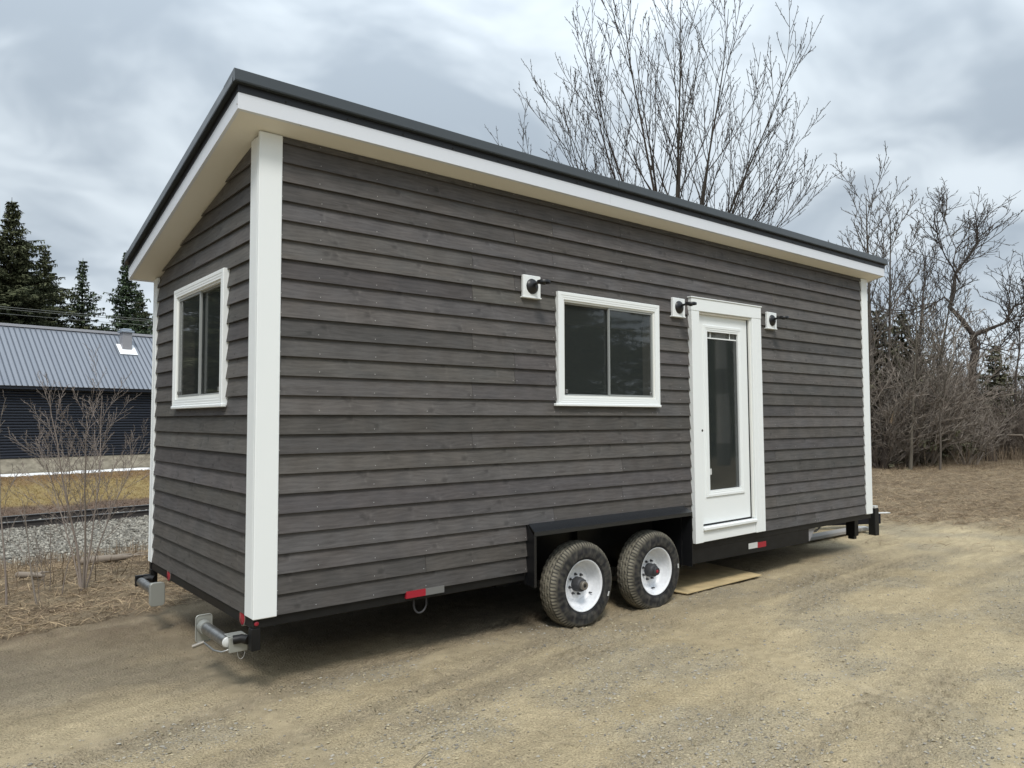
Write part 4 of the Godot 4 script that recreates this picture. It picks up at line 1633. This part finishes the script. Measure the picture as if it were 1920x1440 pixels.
	tag(bare_tree("bare_elm_tree", Vector3(27.6, 0, -7.6), [[Vector3.ZERO, Vector3.UP + rt * 0.05, 7.8, 0.11], [rt * 0.4, Vector3.UP + rt * 0.2, 7.2, 0.09]], mid, 12), "bare dark-stemmed tree between the slender tree and the crooked one", "tree")
	make_crooked_tree(rt, fw)
	# conifers standing inside the thicket
	var cedar := spruce("cedar_tree", Vector3(26.9, 0, -8.6), 6.0, 2.7, 44, 0.85, Color(0.125, 0.122, 0.080))
	tag(cedar, "dark green conifer in the thicket behind the slender tree trunk", "tree", "conifers in the thicket")
	copy(cedar, Vector3(28.6, 0, -8.4), 1.3, 1.0, "dark conifer in the thicket, under the dark-stemmed bare tree", "conifers in the thicket")
	copy(cedar, Vector3(25.4, 0, -9.2), 2.6, 1.15, "dark conifer nearest the white corner board of the house", "conifers in the thicket")
	copy(cedar, Vector3(30.4, 0, -8.6), 0.5, 0.78, "small conifer in the thicket left of the crooked trunk", "conifers in the thicket")
	copy(cedar, Vector3(36.0, 0, -7.6), 0.9, 0.85, "small far conifer right of the crooked trunk", "conifers in the thicket")
	# thicket of bare shrubs
	var sh := {"up": 0.02, "wob": 0.13, "trunk_wob": 1.0, "cnt": [7, 5, 3], "ang": [0.6, 0.7, 0.7], "ratio": [0.55, 0.5, 0.5], "minr": 0.0065, "col": Color(0.155, 0.128, 0.104), "from": 0.15, "taper": 0.2, "thin": 0.6, "trunk_lvls": 1}
	var protos := []
	for k in 4:
		var stems := []
		srng.seed = 60 + k
		for i in 17:
			var az := srng.randf() * TAU
			var lean := srng.randf_range(0.1, 0.95)
			stems.append([Vector3(cos(az), 0, sin(az)) * srng.randf_range(0.05, 0.5), Vector3(cos(az) * lean, 1, sin(az) * lean), srng.randf_range(1.2, 4.2), srng.randf_range(0.010, 0.030)])
		var q := sh.duplicate()
		q.col = [Color(0.235, 0.205, 0.175), Color(0.165, 0.142, 0.122), Color(0.30, 0.265, 0.228), Color(0.20, 0.168, 0.142)][k]
		protos.append(bare_tree("thicket_shrub", Vector3(24.4 + k * 1.7, 0, -7.4 - 0.1 * k), stems, q, 80 + k))
	var tones := ["bare grey-brown tangled shrub ", "dark brown bare shrub ", "pale straw-grey bare shrub ", "reddish brown bare shrub "]
	for o in protos:
		tag(o, tones[protos.find(o)] + "at the front of the thicket by the house corner", "shrub", "thicket shrubs")
	srng.seed = 99
	for i in 44:
		var u := srng.randf_range(-1.2, 15.5)
		var dd := srng.randf_range(0.0, 9.0)
		var pos := Vector3(23.0, 0, -7.6) + rt * u * 0.78 + fw * (dd + u * 0.28)
		if absf((pos - Vector3(31.7, 0, -6.5)).dot(rt) + 0.2) < 2.0 and (pos - Vector3(31.7, 0, -6.5)).dot(fw) < 1.0:
			pos += fw * 3.0
		var lateral := (pos - Vector3(31.7, 0, -6.5)).dot(rt)
		var spot: String = "right of the crooked trunk" if lateral > 1.5 else ("round the foot of the crooked trunk" if lateral > -1.5 else ("between the crooked trunk and the dark conifers" if lateral > -4.5 else "before the dark conifers beside the house corner"))
		copy(protos[i % 4], pos, srng.randf() * TAU, srng.randf_range(0.35, 1.15) * (0.72 + dd * 0.05), tones[i % 4] + spot, "thicket shrubs")
	for i in 13:
		var pos := Vector3(23.4, 0, -7.9) + rt * srng.randf_range(-0.8, 3.2) + fw * srng.randf_range(0.6, 5.0)
		copy(protos[i % 4], pos, srng.randf() * TAU, srng.randf_range(1.05, 1.5), tones[i % 4] + "reaching high among the conifers by the house corner", "thicket shrubs")
	for i in 16:                                                  # taller growth farther off
		var pos := Vector3(36.0, 0, -8.0) + rt * srng.randf_range(-9.0, 12.0) + fw * srng.randf_range(4.0, 16.0)
		copy(protos[i % 4], pos, srng.randf() * TAU, srng.randf_range(1.3, 1.75), "tall far shrub rising behind the thicket", "thicket shrubs")
	for i in 26:                                                  # a far belt of scrub closing the view past the house
		var f := i / 25.0
		var pos := Vector3(20.0, 0, -34.0).lerp(Vector3(84.0, 0, -16.0), f) + fw * srng.randf_range(0.0, 14.0)
		pos.y = land(pos.x, pos.z)
		copy(protos[i % 4], pos, srng.randf() * TAU, srng.randf_range(1.4, 2.0), "hazy far shrub in the belt of scrub beyond the house", "far scrub")
	var sn := base("snapped_trunk", Vector3(23.9, 0, -7.1))
	tag(sn, "leaning snapped trunk with a pale splintered top in the thicket", "tree stump")
	var g := Geo.new()
	g.col = Color(0.07, 0.058, 0.048)
	g.tube([Vector3(0, -0.1, 0), rt * 0.05 + Vector3.UP * 0.8, rt * 0.28 + Vector3.UP * 1.5], [0.17, 0.14, 0.11], 9)
	obj("trunk", g, M.bark, sn)
	g = Geo.new()
	g.col = Color(0.42, 0.31, 0.20)
	g.tube([rt * 0.27 + Vector3.UP * 1.48, rt * 0.33 + Vector3.UP * 1.7, rt * 0.38 + Vector3.UP * 1.95], [0.105, 0.07, 0.01], 6)
	obj("splintered_top", g, M.wood, sn)
	# young trunks among the shrubs
	for k in [[0.75, -0.1, 3.6, 0.062, "pale grey young trunk in the thicket near the snapped trunk"], [1.5, -0.5, 3.0, 0.036, "thin pale sapling trunk standing before the thicket"]]:
		var yp := thin.duplicate()
		yp.cnt = [11, 6, 3]
		yp.col = Color(0.135, 0.12, 0.10)
		var o := bare_tree("young_tree", Vector3(23.6, 0, -6.9) + rt * k[0] + fw * k[1], [[Vector3.ZERO, Vector3.UP + rt * 0.06, k[2] * 1.5, k[3]]], yp, 200 + int(k[0] * 10))
		tag(o, k[4], "tree")
	# alder bush on the bank by the railway, left of the house
	var al := {"up": 0.03, "wob": 0.05, "trunk_wob": 0.9, "cnt": [13, 8, 4], "ang": [0.54, 0.52, 0.6], "ratio": [0.44, 0.46, 0.36], "minr": 0.0015, "col": Color(0.25, 0.212, 0.185), "from": 0.28, "taper": 0.2, "thin": 0.44, "trunk_lvls": 1}
	var as_ := []
	for k in [[-0.06, 0.02, 2.15, 0.019], [0.12, -0.1, 1.95, 0.018], [0.02, 0.2, 2.2, 0.014], [-0.22, 0.05, 1.7, 0.011], [0.24, 0.05, 1.7, 0.012]]:
		as_.append([rt * k[0] * 0.10 + fw * k[1] * 0.1, Vector3.UP + rt * k[0] + fw * k[1], k[2] * 0.92, k[3] * 0.72])
	tag(bare_tree("alder_bush", Vector3(-0.22, ground(-0.22, -4.03) - 0.02, -4.03), as_, al, 71), "bare many-stemmed grey bush on the bank left of the house", "bush")
	var sp := al.duplicate()
	sp.cnt = [7, 4, 2]
	sp.ratio = [0.36, 0.5, 0.45]
	sp.col = Color(0.22, 0.19, 0.165)
	tag(bare_tree("sapling", Vector3(-0.88, ground(-0.88, -3.66) - 0.02, -3.66), [[Vector3.ZERO, Vector3.UP - rt * 0.02, 1.62, 0.010]], sp, 33), "thin upright bare sapling at the left edge before the railway", "sapling")
	tag(bare_tree("sapling", Vector3(-0.66, ground(-0.66, -3.55) - 0.02, -3.55), [[Vector3.ZERO, Vector3.UP - rt * 0.30, 1.0, 0.009], [rt * 0.02, Vector3.UP + rt * 0.05 - fw * 0.2, 0.6, 0.004]], sp, 35), "leaning pale sapling right of the upright one at the left edge", "sapling")
	tag(bare_tree("sapling", Vector3(-0.40, ground(-0.40, -4.0) - 0.02, -4.0), [[Vector3.ZERO, Vector3.UP + rt * 0.10, 1.25, 0.005], [rt * -0.12, Vector3.UP + rt * 0.06, 0.8, 0.004], [rt * -0.16, Vector3.UP - rt * 0.2, 0.5, 0.004]], sp, 37), "cluster of thin whips between the saplings and the bush", "sapling")
	# woods across the yard behind the photographer, seen only as reflections in the glass
	for k in [[12.0, 24.0, 1.0], [17.0, 21.0, 0.85], [23.0, 22.0, 1.0], [29.0, 19.0, 0.9], [36.0, 23.0, 1.0], [5.0, 26.0, 0.9], [-20.0, 2.0, 0.9], [-22.0, -4.0, 1.0], [-21.0, 8.0, 0.95], [-24.0, -9.0, 0.9], [-9.5, -29.0, 0.9], [-12.5, -32.0, 1.0], [-16.0, -28.0, 0.9], [-7.5, -33.0, 0.95], [-20.0, -31.0, 1.1]]:
		copy(big, Vector3(k[0], -0.1, k[1]), k[0], k[2] * 0.85, "conifer across the yard, mirrored in the house windows", "trees across the yard")
	g = Geo.new()
	for k in 14:
		g.col = Color(0.5, 0.48, 0.44) * (1.0 if k % 3 else 0.35)
		g.col.a = 1.0
		g.tube([Vector3(0.05 * sin(k), k * 0.9, 0), Vector3(0.05 * sin(k + 1), (k + 1) * 0.9, 0)], [0.26 - k * 0.014, 0.246 - k * 0.014], 10, false)
	var bi := base("birch_tree", Vector3(21.4, -0.1, 11.6))
	obj("trunk", g, M.bark, bi)
	tag(bi, "pale birch trunk mirrored in the door glass", "tree")


func make_crooked_tree(rt: Vector3, fw: Vector3) -> void:
	var o := base("crooked_tree", Vector3(31.7, 0.05, -6.5))
	tag(o, "old crooked dark tree with twisted limbs at the right edge of the yard", "tree")
	var gt := Geo.new()
	var gc := Geo.new()
	var rng := RandomNumberGenerator.new()
	rng.seed = 6
	var limbs := [
		[[[0.06, -0.2], [-0.06, 0.5], [-0.13, 0.89], [-0.41, 1.54], [-0.58, 2.4], [-0.64, 3.04], [-0.66, 3.7], [-0.4, 4.26], [-0.5, 4.6], [-0.54, 4.91]], 0.40, 0.20, 0.0],
		[[[-0.54, 4.91], [-0.96, 5.57], [-1.24, 6.13], [-1.19, 6.51], [-1.0, 7.07], [-0.95, 7.44], [-0.67, 7.81], [-0.39, 8.09], [0.08, 8.66], [0.27, 9.22], [0.2, 9.8]], 0.17, 0.025, 0.5],
		[[[-1.0, 7.07], [-1.33, 7.63], [-1.8, 8.0], [-2.17, 8.57], [-2.26, 9.04]], 0.07, 0.015, -0.5],
		[[[-1.24, 6.13], [-1.5, 6.5], [-1.89, 6.23], [-2.46, 5.9], [-3.0, 6.1]], 0.08, 0.015, 0.6],
		[[[-0.54, 4.91], [0.07, 5.19], [0.54, 5.38], [0.82, 6.03], [1.34, 6.22], [2.04, 6.68], [2.33, 7.43]], 0.13, 0.02, -0.6],
		[[[0.54, 5.38], [1.0, 5.5], [1.5, 5.75], [2.2, 5.7]], 0.07, 0.015, 0.3],
		[[[-0.95, 7.44], [-1.1, 7.9], [-0.9, 8.5], [-1.1, 9.2], [-1.3, 9.9]], 0.05, 0.012, 0.4],
		[[[-0.4, 4.26], [-0.17, 4.44], [-0.07, 4.75]], 0.10, 0.06, 0.2],
		[[[-0.12, 4.58], [0.26, 4.54], [0.54, 4.35], [0.82, 4.44], [1.2, 4.3]], 0.035, 0.01, 0.3],
		[[[0.06, 0.6], [0.3, 1.1], [0.53, 1.54], [1.09, 2.1], [1.56, 2.38], [2.31, 2.85], [3.0, 3.3]], 0.22, 0.06, -0.4],
		[[[1.09, 2.1], [1.19, 3.32], [1.48, 4.44], [1.57, 5.56], [1.9, 6.2]], 0.08, 0.015, 0.3],
		[[[-0.1, 0.5], [-0.6, 0.75], [-1.1, 0.8], [-1.5, 0.95], [-2.0, 1.4]], 0.10, 0.02, 0.3]]
	var p := {"up": 0.03, "wob": 0.16, "cnt": [6, 5, 3], "ang": [0.8, 0.75, 0.7], "ratio": [0.6, 0.55, 0.5], "minr": 0.009, "col": Color(0.075, 0.064, 0.056), "taper": 0.2, "thin": 0.55, "trunk_lvls": 1}
	for l in limbs:
		var pts := []
		var rad := []
		var n: int = l[0].size()
		for i in n:
			var f := float(i) / (n - 1)
			pts.append(rt * l[0][i][0] + Vector3.UP * l[0][i][1] + fw * (l[3] * f * 1.6 + 0.08 * rng.randfn()))
			rad.append(lerpf(l[1], l[2], pow(f, 0.8)) * 0.62)
		gt.col = p.col
		gt.tube(pts, rad, 10, false)
		var twigs := int(n * 2.2) if l[1] < 0.3 else 5
		for k in twigs:
			var f := rng.randf_range(0.25, 1.0)
			var i := mini(int(f * (n - 1)), n - 2)
			var q: Vector3 = pts[i].lerp(pts[i + 1], f * (n - 1) - i)
			var d: Vector3 = (pts[i + 1] - pts[i]).normalized()
			var nd := (d + Vector3(rng.randfn(), rng.randfn() * 0.7 + 0.4, rng.randfn()) * 0.8).normalized()
			branch(gt, gc, rng, q, nd, rng.randf_range(0.9, 2.3), 0.019, 1, p)
	obj("trunk", gt, M.bark, o)
	obj("crown", gc, M.bark, o)
	var g := Geo.new()                                            # a torn branch, pale where it broke
	g.col = Color(0.16, 0.135, 0.11)
	g.tube([rt * 0.34 + Vector3.UP * 0.98 - fw * 0.5, rt * 0.9 + Vector3.UP * 0.97 - fw * 0.55, rt * 1.07 + Vector3.UP * 0.68 - fw * 0.5, rt * 1.13 + Vector3.UP * 0.35 - fw * 0.5], [0.03, 0.05, 0.06, 0.05], 8)
	obj("torn_branch", g, M.wood, o)


# ---------------------------------------------------------------- loose things in the yard
func make_yard_things() -> void:
	var g := Geo.new()
	g.prism([Vector3(5.40, 0.024, -0.02), Vector3(4.13, 0.018, -0.01), Vector3(4.02, 0.02, -1.0), Vector3(5.52, 0.022, -0.82)], Vector3(0, 0.008, 0))
	tag(obj("plywood_sheet", g, M.card), "flat tan sheet of board lying on the dirt behind the rear wheel", "sheet")
	var rng := RandomNumberGenerator.new()
	rng.seed = 12
	# grey plank under the hitch end
	var plank := func(a: Vector3, b: Vector3, w: float, h: float, c: Color) -> Geo:
		var p := Geo.new()
		var d := (b - a)
		var l := d.length()
		p.xf = Transform3D(Basis.looking_at(d.normalized(), Vector3.UP), (a + b) * 0.5)
		p.col = c
		p.box(Vector3(-w * 0.5, 0, -l * 0.5), Vector3(w * 0.5, h, l * 0.5), 0.006)
		return p
	tag(obj("plank", plank.call(Vector3(7.55, 0.03, -0.92), Vector3(9.25, 0.03, -0.90), 0.17, 0.045, Color(0.26, 0.25, 0.235)), M.wood), "weathered grey plank lying on the dirt under the hitch end of the house", "plank")
	tag(obj("plank", plank.call(Vector3(9.18, 0.03, -0.98), Vector3(9.42, 0.03, -0.82), 0.13, 0.05, Color(0.62, 0.61, 0.59)), M.wood), "short white board end touching the dark post at the hitch end", "plank")
	var hb := base("hitch_beam", Vector3(9.0, 0.0, -1.25))
	tag(hb, "dark steel beam with a pale top edge lying behind the grey plank", "beam")
	var d0 := Vector3(-0.72, 0.06, -0.55)
	var d1 := Vector3(1.05, 0.06, 0.32)
	obj("beam", plank.call(d0, d1, 0.09, 0.15, Color(0.018, 0.018, 0.02)), M.wood, hb)
	obj("pale_top", plank.call(d0 + Vector3(0, 0.152, 0), d1 + Vector3(0.16, 0.152, 0.08), 0.085, 0.012, Color(0.55, 0.55, 0.54)), M.wood, hb)
	var hp := base("hitch_post", Vector3(9.24, 0.0, -0.63))
	tag(hp, "dark upright steel post with a white cap just past the far end of the house", "post")
	g = Geo.new()
	g.box(Vector3(-0.065, -0.02, -0.05), Vector3(0.055, 0.385, 0.05), 0.006)
	obj("post", g, M.steel, hp)
	g = Geo.new()
	g.box(Vector3(-0.06, 0.386, -0.05), Vector3(0.03, 0.42, 0.05), 0.004)
	obj("cap", g, M.tape, hp)
	g = Geo.new()
	g.prism([Vector3(-0.12, 0.30, -0.06), Vector3(0.02, 0.42, -0.06), Vector3(-0.07, 1.05, -0.06), Vector3(-0.12, 1.05, -0.06)], Vector3(0, 0, -0.02))
	obj("brace", g, M.steel, hp)
	# driftwood on the bank
	var logs := [[Vector3(0.30, 0, -5.6), 0.55, 0.05, 0.25, "bleached forked log lying on the bank right of the bush"], [Vector3(-0.55, 0, -4.9), 0.5, 0.035, -0.5, "grey broken log lying on the bank left of the bush"], [Vector3(0.62, 0, -6.2), 0.6, 0.025, 0.1, "thin pale stick lying beyond the forked log"]]
	for k in logs:
		var o := base("log", Vector3(k[0].x, ground(k[0].x, k[0].z) + 0.03, k[0].z))
		var p := Geo.new()
		p.col = Color(0.23, 0.195, 0.16)
		var dir := Vector3(0.775, 0, 0.632).rotated(Vector3.UP, k[3])
		p.tube([-dir * k[1] * 0.5 - Vector3(0, 0.01, 0), Vector3(0, 0.012, 0.01), dir * k[1] * 0.3 + Vector3(0, 0.02, 0), dir * k[1] * 0.5 + Vector3(0, 0.03, 0)], [k[2], k[2] * 0.9, k[2] * 0.7, k[2] * 0.25], 8)
		p.tube([dir * 0.05, dir * k[1] * 0.2 + Vector3(0.05, 0.03, -0.08), dir * k[1] * 0.4 + Vector3(0.08, 0.03, -0.15)], [k[2] * 0.6, k[2] * 0.4, k[2] * 0.15], 6)
		obj("limb", p, M.wood, o)
		tag(o, k[4], "log")
	# wires above the barn
	var wl := ["upper wire crossing before the spruces above the barn", "middle wire crossing before the spruces, just under the upper one", "lowest wire crossing before the spruces above the barn roof"]
	var wy := [6.66, 6.58, 6.38]
	for k in 3:
		var p := Geo.new()
		var pts := []
		var rs := []
		for i in 25:
			var t := -30.0 + i * 3.0
			pts.append(rail_at(t, wy[k] + 0.0009 * (t - 9.0) * (t - 9.0) + 0.007 * (t - 9.0), 34.0 + k * 0.1))
			rs.append(0.010)
		p.tube(pts, rs, 5, false)
		tag(obj("overhead_wire", p, M.wire), wl[k], "wire", "overhead wires above the barn")


# ---------------------------------------------------------------- stones, straw, stubble
func strew(called: String, m: Mesh, mt: Material, spots: Array, label: String, category: String) -> void:
	var mm := MultiMesh.new()
	mm.transform_format = MultiMesh.TRANSFORM_3D
	mm.use_colors = true
	mm.mesh = m
	mm.instance_count = spots.size()
	for i in spots.size():
		mm.set_instance_transform(i, spots[i][0])
		mm.set_instance_color(i, spots[i][1])
	var o := MultiMeshInstance3D.new()
	o.name = numbered(called, self)
	o.multimesh = mm
	o.material_override = mt
	add_child(o, true)
	tag(o, label, category, "", "stuff")


func pebble(sd: int) -> ArrayMesh:
	var g := Geo.new()
	var rng := RandomNumberGenerator.new()
	rng.seed = sd
	var ring := []
	for k in 6:
		ring.append(Vector3(cos(k * TAU / 6) * rng.randf_range(0.4, 0.55), rng.randf_range(-0.1, 0.12), sin(k * TAU / 6) * rng.randf_range(0.34, 0.5)))
	var top := Vector3(rng.randf_range(-0.15, 0.15), 0.36, rng.randf_range(-0.15, 0.15))
	for k in 6:
		var a: Vector3 = ring[k]
		var b: Vector3 = ring[(k + 1) % 6]
		g.face([a, b, b * 0.55 + top * 0.75, a * 0.55 + top * 0.75], a + b + Vector3.UP * 0.3)
		g.face([a * 0.55 + top * 0.75, b * 0.55 + top * 0.75, top], Vector3.UP)
		g.face([a, b, Vector3(0, -0.3, 0)], a + b - Vector3.UP)
	return g.mesh()


func make_ground_cover() -> void:
	var rng := RandomNumberGenerator.new()
	rng.seed = 21
	var spots := []
	# gravel on the drive
	while spots.size() < 32000:
		var dist := 1.6 + 9.0 * pow(rng.randf(), 1.5)
		var ang := -0.68487 + rng.randf_range(-0.72, 0.72)
		var x := -1.653 - sin(ang) * dist * 1.0
		var z := 4.468 - cos(ang) * dist
		var den := clampf(nz.get_noise_2d(x * 30.0 + 700.0, z * 44.0 - 90.0) * 2.4 + 0.24, 0.0, 1.0)
		if (z < -0.15 and x < 7.9) or rng.randf() > 0.10 + den:
			continue
		var sz := 0.006 + 0.016 * pow(rng.randf(), 4.0) + 0.003 * rng.randf()
		var tone := rng.randf_range(0.6, 1.35)
		var c := Color(0.30, 0.28, 0.24) if rng.randf() < 0.6 else Color(0.36, 0.31, 0.21)
		spots.append([Transform3D(Basis(Vector3.UP, rng.randf() * TAU).rotated(Vector3.RIGHT, rng.randfn() * 0.3).scaled(Vector3(sz * rng.randf_range(0.8, 1.5), sz * rng.randf_range(0.5, 0.9), sz)), Vector3(x, ground(x, z) + sz * 0.1, z)), Color(c.r * tone, c.g * tone, c.b * tone)])
	strew("gravel", pebble(1), M.stone, spots, "loose small stones strewn over the dirt drive", "gravel")
	# railway ballast
	spots = []
	for i in 26000:
		var t := rng.randf_range(-1.0, 10.5)
		var s := rng.randf_range(12.2, 21.0)
		var p := rail_at(t, 0, s)
		if s < 13.4 and rng.randf() > (s - 12.0) / 1.6:
			continue
		var sz := rng.randf_range(0.035, 0.085)
		var tone := rng.randf_range(0.45, 1.5)
		spots.append([Transform3D(Basis(Vector3(rng.randfn(), rng.randfn(), rng.randfn()).normalized(), rng.randf() * TAU).scaled(Vector3.ONE * sz), Vector3(p.x, land(p.x, p.z) + rng.randf_range(-0.01, 0.03), p.z)), Color(0.27 * tone, 0.255 * tone, 0.22 * tone)])
	strew("ballast", pebble(2), M.stone, spots, "grey crushed stone ballast around the railway track", "ballast")
	# straw and dead grass lying on the brown ground
	var st := Geo.new()
	st.face([Vector3(-0.5, 0, -0.012), Vector3(0, 0.05, -0.016), Vector3(0, 0.05, 0.016), Vector3(-0.5, 0, 0.012)], Vector3.UP)
	st.face([Vector3(0, 0.05, -0.016), Vector3(0.5, -0.02, -0.008), Vector3(0.5, -0.02, 0.008), Vector3(0, 0.05, 0.016)], Vector3.UP)
	var straw := st.mesh()
	spots = []
	var straw_mat := vcol(0.9, 0.2)
	for i in 170000:
		var left := i % 10 < 4
		var x: float
		var z: float
		if left:
			var s := 2.6 + 10.5 * pow(rng.randf(), 1.3)
			var t := rng.randf_range(-2.4, 4.6)
			var p := rail_at(t, 0, s)
			x = p.x
			z = p.z
		else:
			var dist := 11.0 + 22.0 * pow(rng.randf(), 1.5)
			var ang := -0.68487 - rng.randf_range(0.30, 0.64)
			x = -1.653 - sin(ang) * dist
			z = 4.468 - cos(ang) * dist
		if rng.randf() > mulch(x, z) * 0.97 + 0.03:
			continue
		var l := rng.randf_range(0.04, 0.17)
		var tone := rng.randf_range(0.45, 1.35)
		var c := Color(0.36, 0.275, 0.175) if rng.randf() < 0.7 else Color(0.20, 0.145, 0.10)
		var bs := Basis(Vector3.UP, rng.randf() * TAU) * Basis(Vector3.BACK, rng.randfn() * 0.28) * Basis(Vector3.RIGHT, rng.randfn() * 0.5)
		spots.append([Transform3D(bs.scaled(Vector3(l, l, l * 0.5 + 0.05)), Vector3(x, ground(x, z) + rng.randf_range(0.004, 0.03), z)), Color(c.r * tone, c.g * tone, c.b * tone)])
	strew("straw", straw, straw_mat, spots, "dead straw and leaf litter on the bank and the brown ground at right", "straw")
	spots = []
	for i in 420:
		var dist := 2.2 + 7.0 * rng.randf()
		var ang := -0.68487 + rng.randf_range(-0.72, 0.72)
		var x := -1.653 - sin(ang) * dist
		var z := 4.468 - cos(ang) * dist
		if z < 0.1 and x < 7.9:
			continue
		var l := rng.randf_range(0.03, 0.12) if i > 12 else rng.randf_range(0.25, 0.5)
		var tone := rng.randf_range(0.5, 1.5)
		var bs := Basis(Vector3.UP, rng.randf() * TAU) * Basis(Vector3.BACK, rng.randfn() * 0.06)
		spots.append([Transform3D(bs.scaled(Vector3(l, l, 0.10 + l * 0.2)), Vector3(x, ground(x, z) + 0.006, z)), Color(0.32 * tone, 0.27 * tone, 0.19 * tone)])
	strew("drive_litter", straw, straw_mat, spots, "bits of straw and thin twigs scattered on the dirt drive", "straw")
	# standing dead stalks along the foot of the thicket and on the bank
	spots = []
	for i in 6000:
		var x: float
		var z: float
		var h: float
		if i % 3 == 0:
			var p := rail_at(rng.randf_range(-2.2, 3.0), 0, rng.randf_range(4.0, 12.0))
			x = p.x
			z = p.z
			h = rng.randf_range(0.08, 0.3)
		else:
			var u := rng.randf_range(-0.5, 13.0)
			var dd := rng.randf_range(-1.6, 5.0)
			x = 23.0 + 0.7746 * u * 0.78 + 0.6325 * (dd + u * 0.28)
			z = -7.2 + 0.6325 * u * 0.78 - 0.7746 * (dd + u * 0.28)
			h = rng.randf_range(0.1, 0.8) * (0.35 if dd < 0.5 else 1.0)
		var tone := rng.randf_range(0.6, 1.3)
		var bs := Basis(Vector3.UP, rng.randf() * TAU) * Basis(Vector3.BACK, PI / 2 + rng.randfn() * 0.6)
		spots.append([Transform3D(bs.scaled(Vector3(h, h, h * 0.2 + 0.12)), Vector3(x, ground(x, z) + h * 0.42, z)), Color(0.20 * tone, 0.155 * tone, 0.11 * tone)])
	strew("dead_stalks", straw, straw_mat, spots, "standing dead stalks at the foot of the thicket and on the bank", "stalks")
	# tufts of winter grass before the barn
	var tf := Geo.new()
	for k in 7:
		var a := k * TAU / 7
		var d := Vector3(cos(a), 0, sin(a))
		tf.face([d * 0.1 + d.cross(Vector3.UP) * 0.06, d * 0.1 - d.cross(Vector3.UP) * 0.06, d * 0.5 + Vector3.UP * (0.6 + 0.3 * sin(k * 2.0))], Vector3.UP + d)
	spots = []
	for i in 16000:
		var t := rng.randf_range(2.0, 17.0)
		var s := rng.randf_range(21.0, 35.4)
		var p := rail_at(t, 0, s)
		var c := soil(p.x, p.z)
		var tone := rng.randf_range(0.7, 1.3)
		var sz := rng.randf_range(0.06, 0.14)
		spots.append([Transform3D(Basis(Vector3.UP, rng.randf() * TAU).scaled(Vector3.ONE * sz), Vector3(p.x, land(p.x, p.z) - 0.01, p.z)), Color(c.r * tone, c.g * tone, c.b * tone)])
	strew("winter_grass", tf.mesh(), straw_mat, spots, "yellow-brown winter grass between the railway and the barn", "grass")
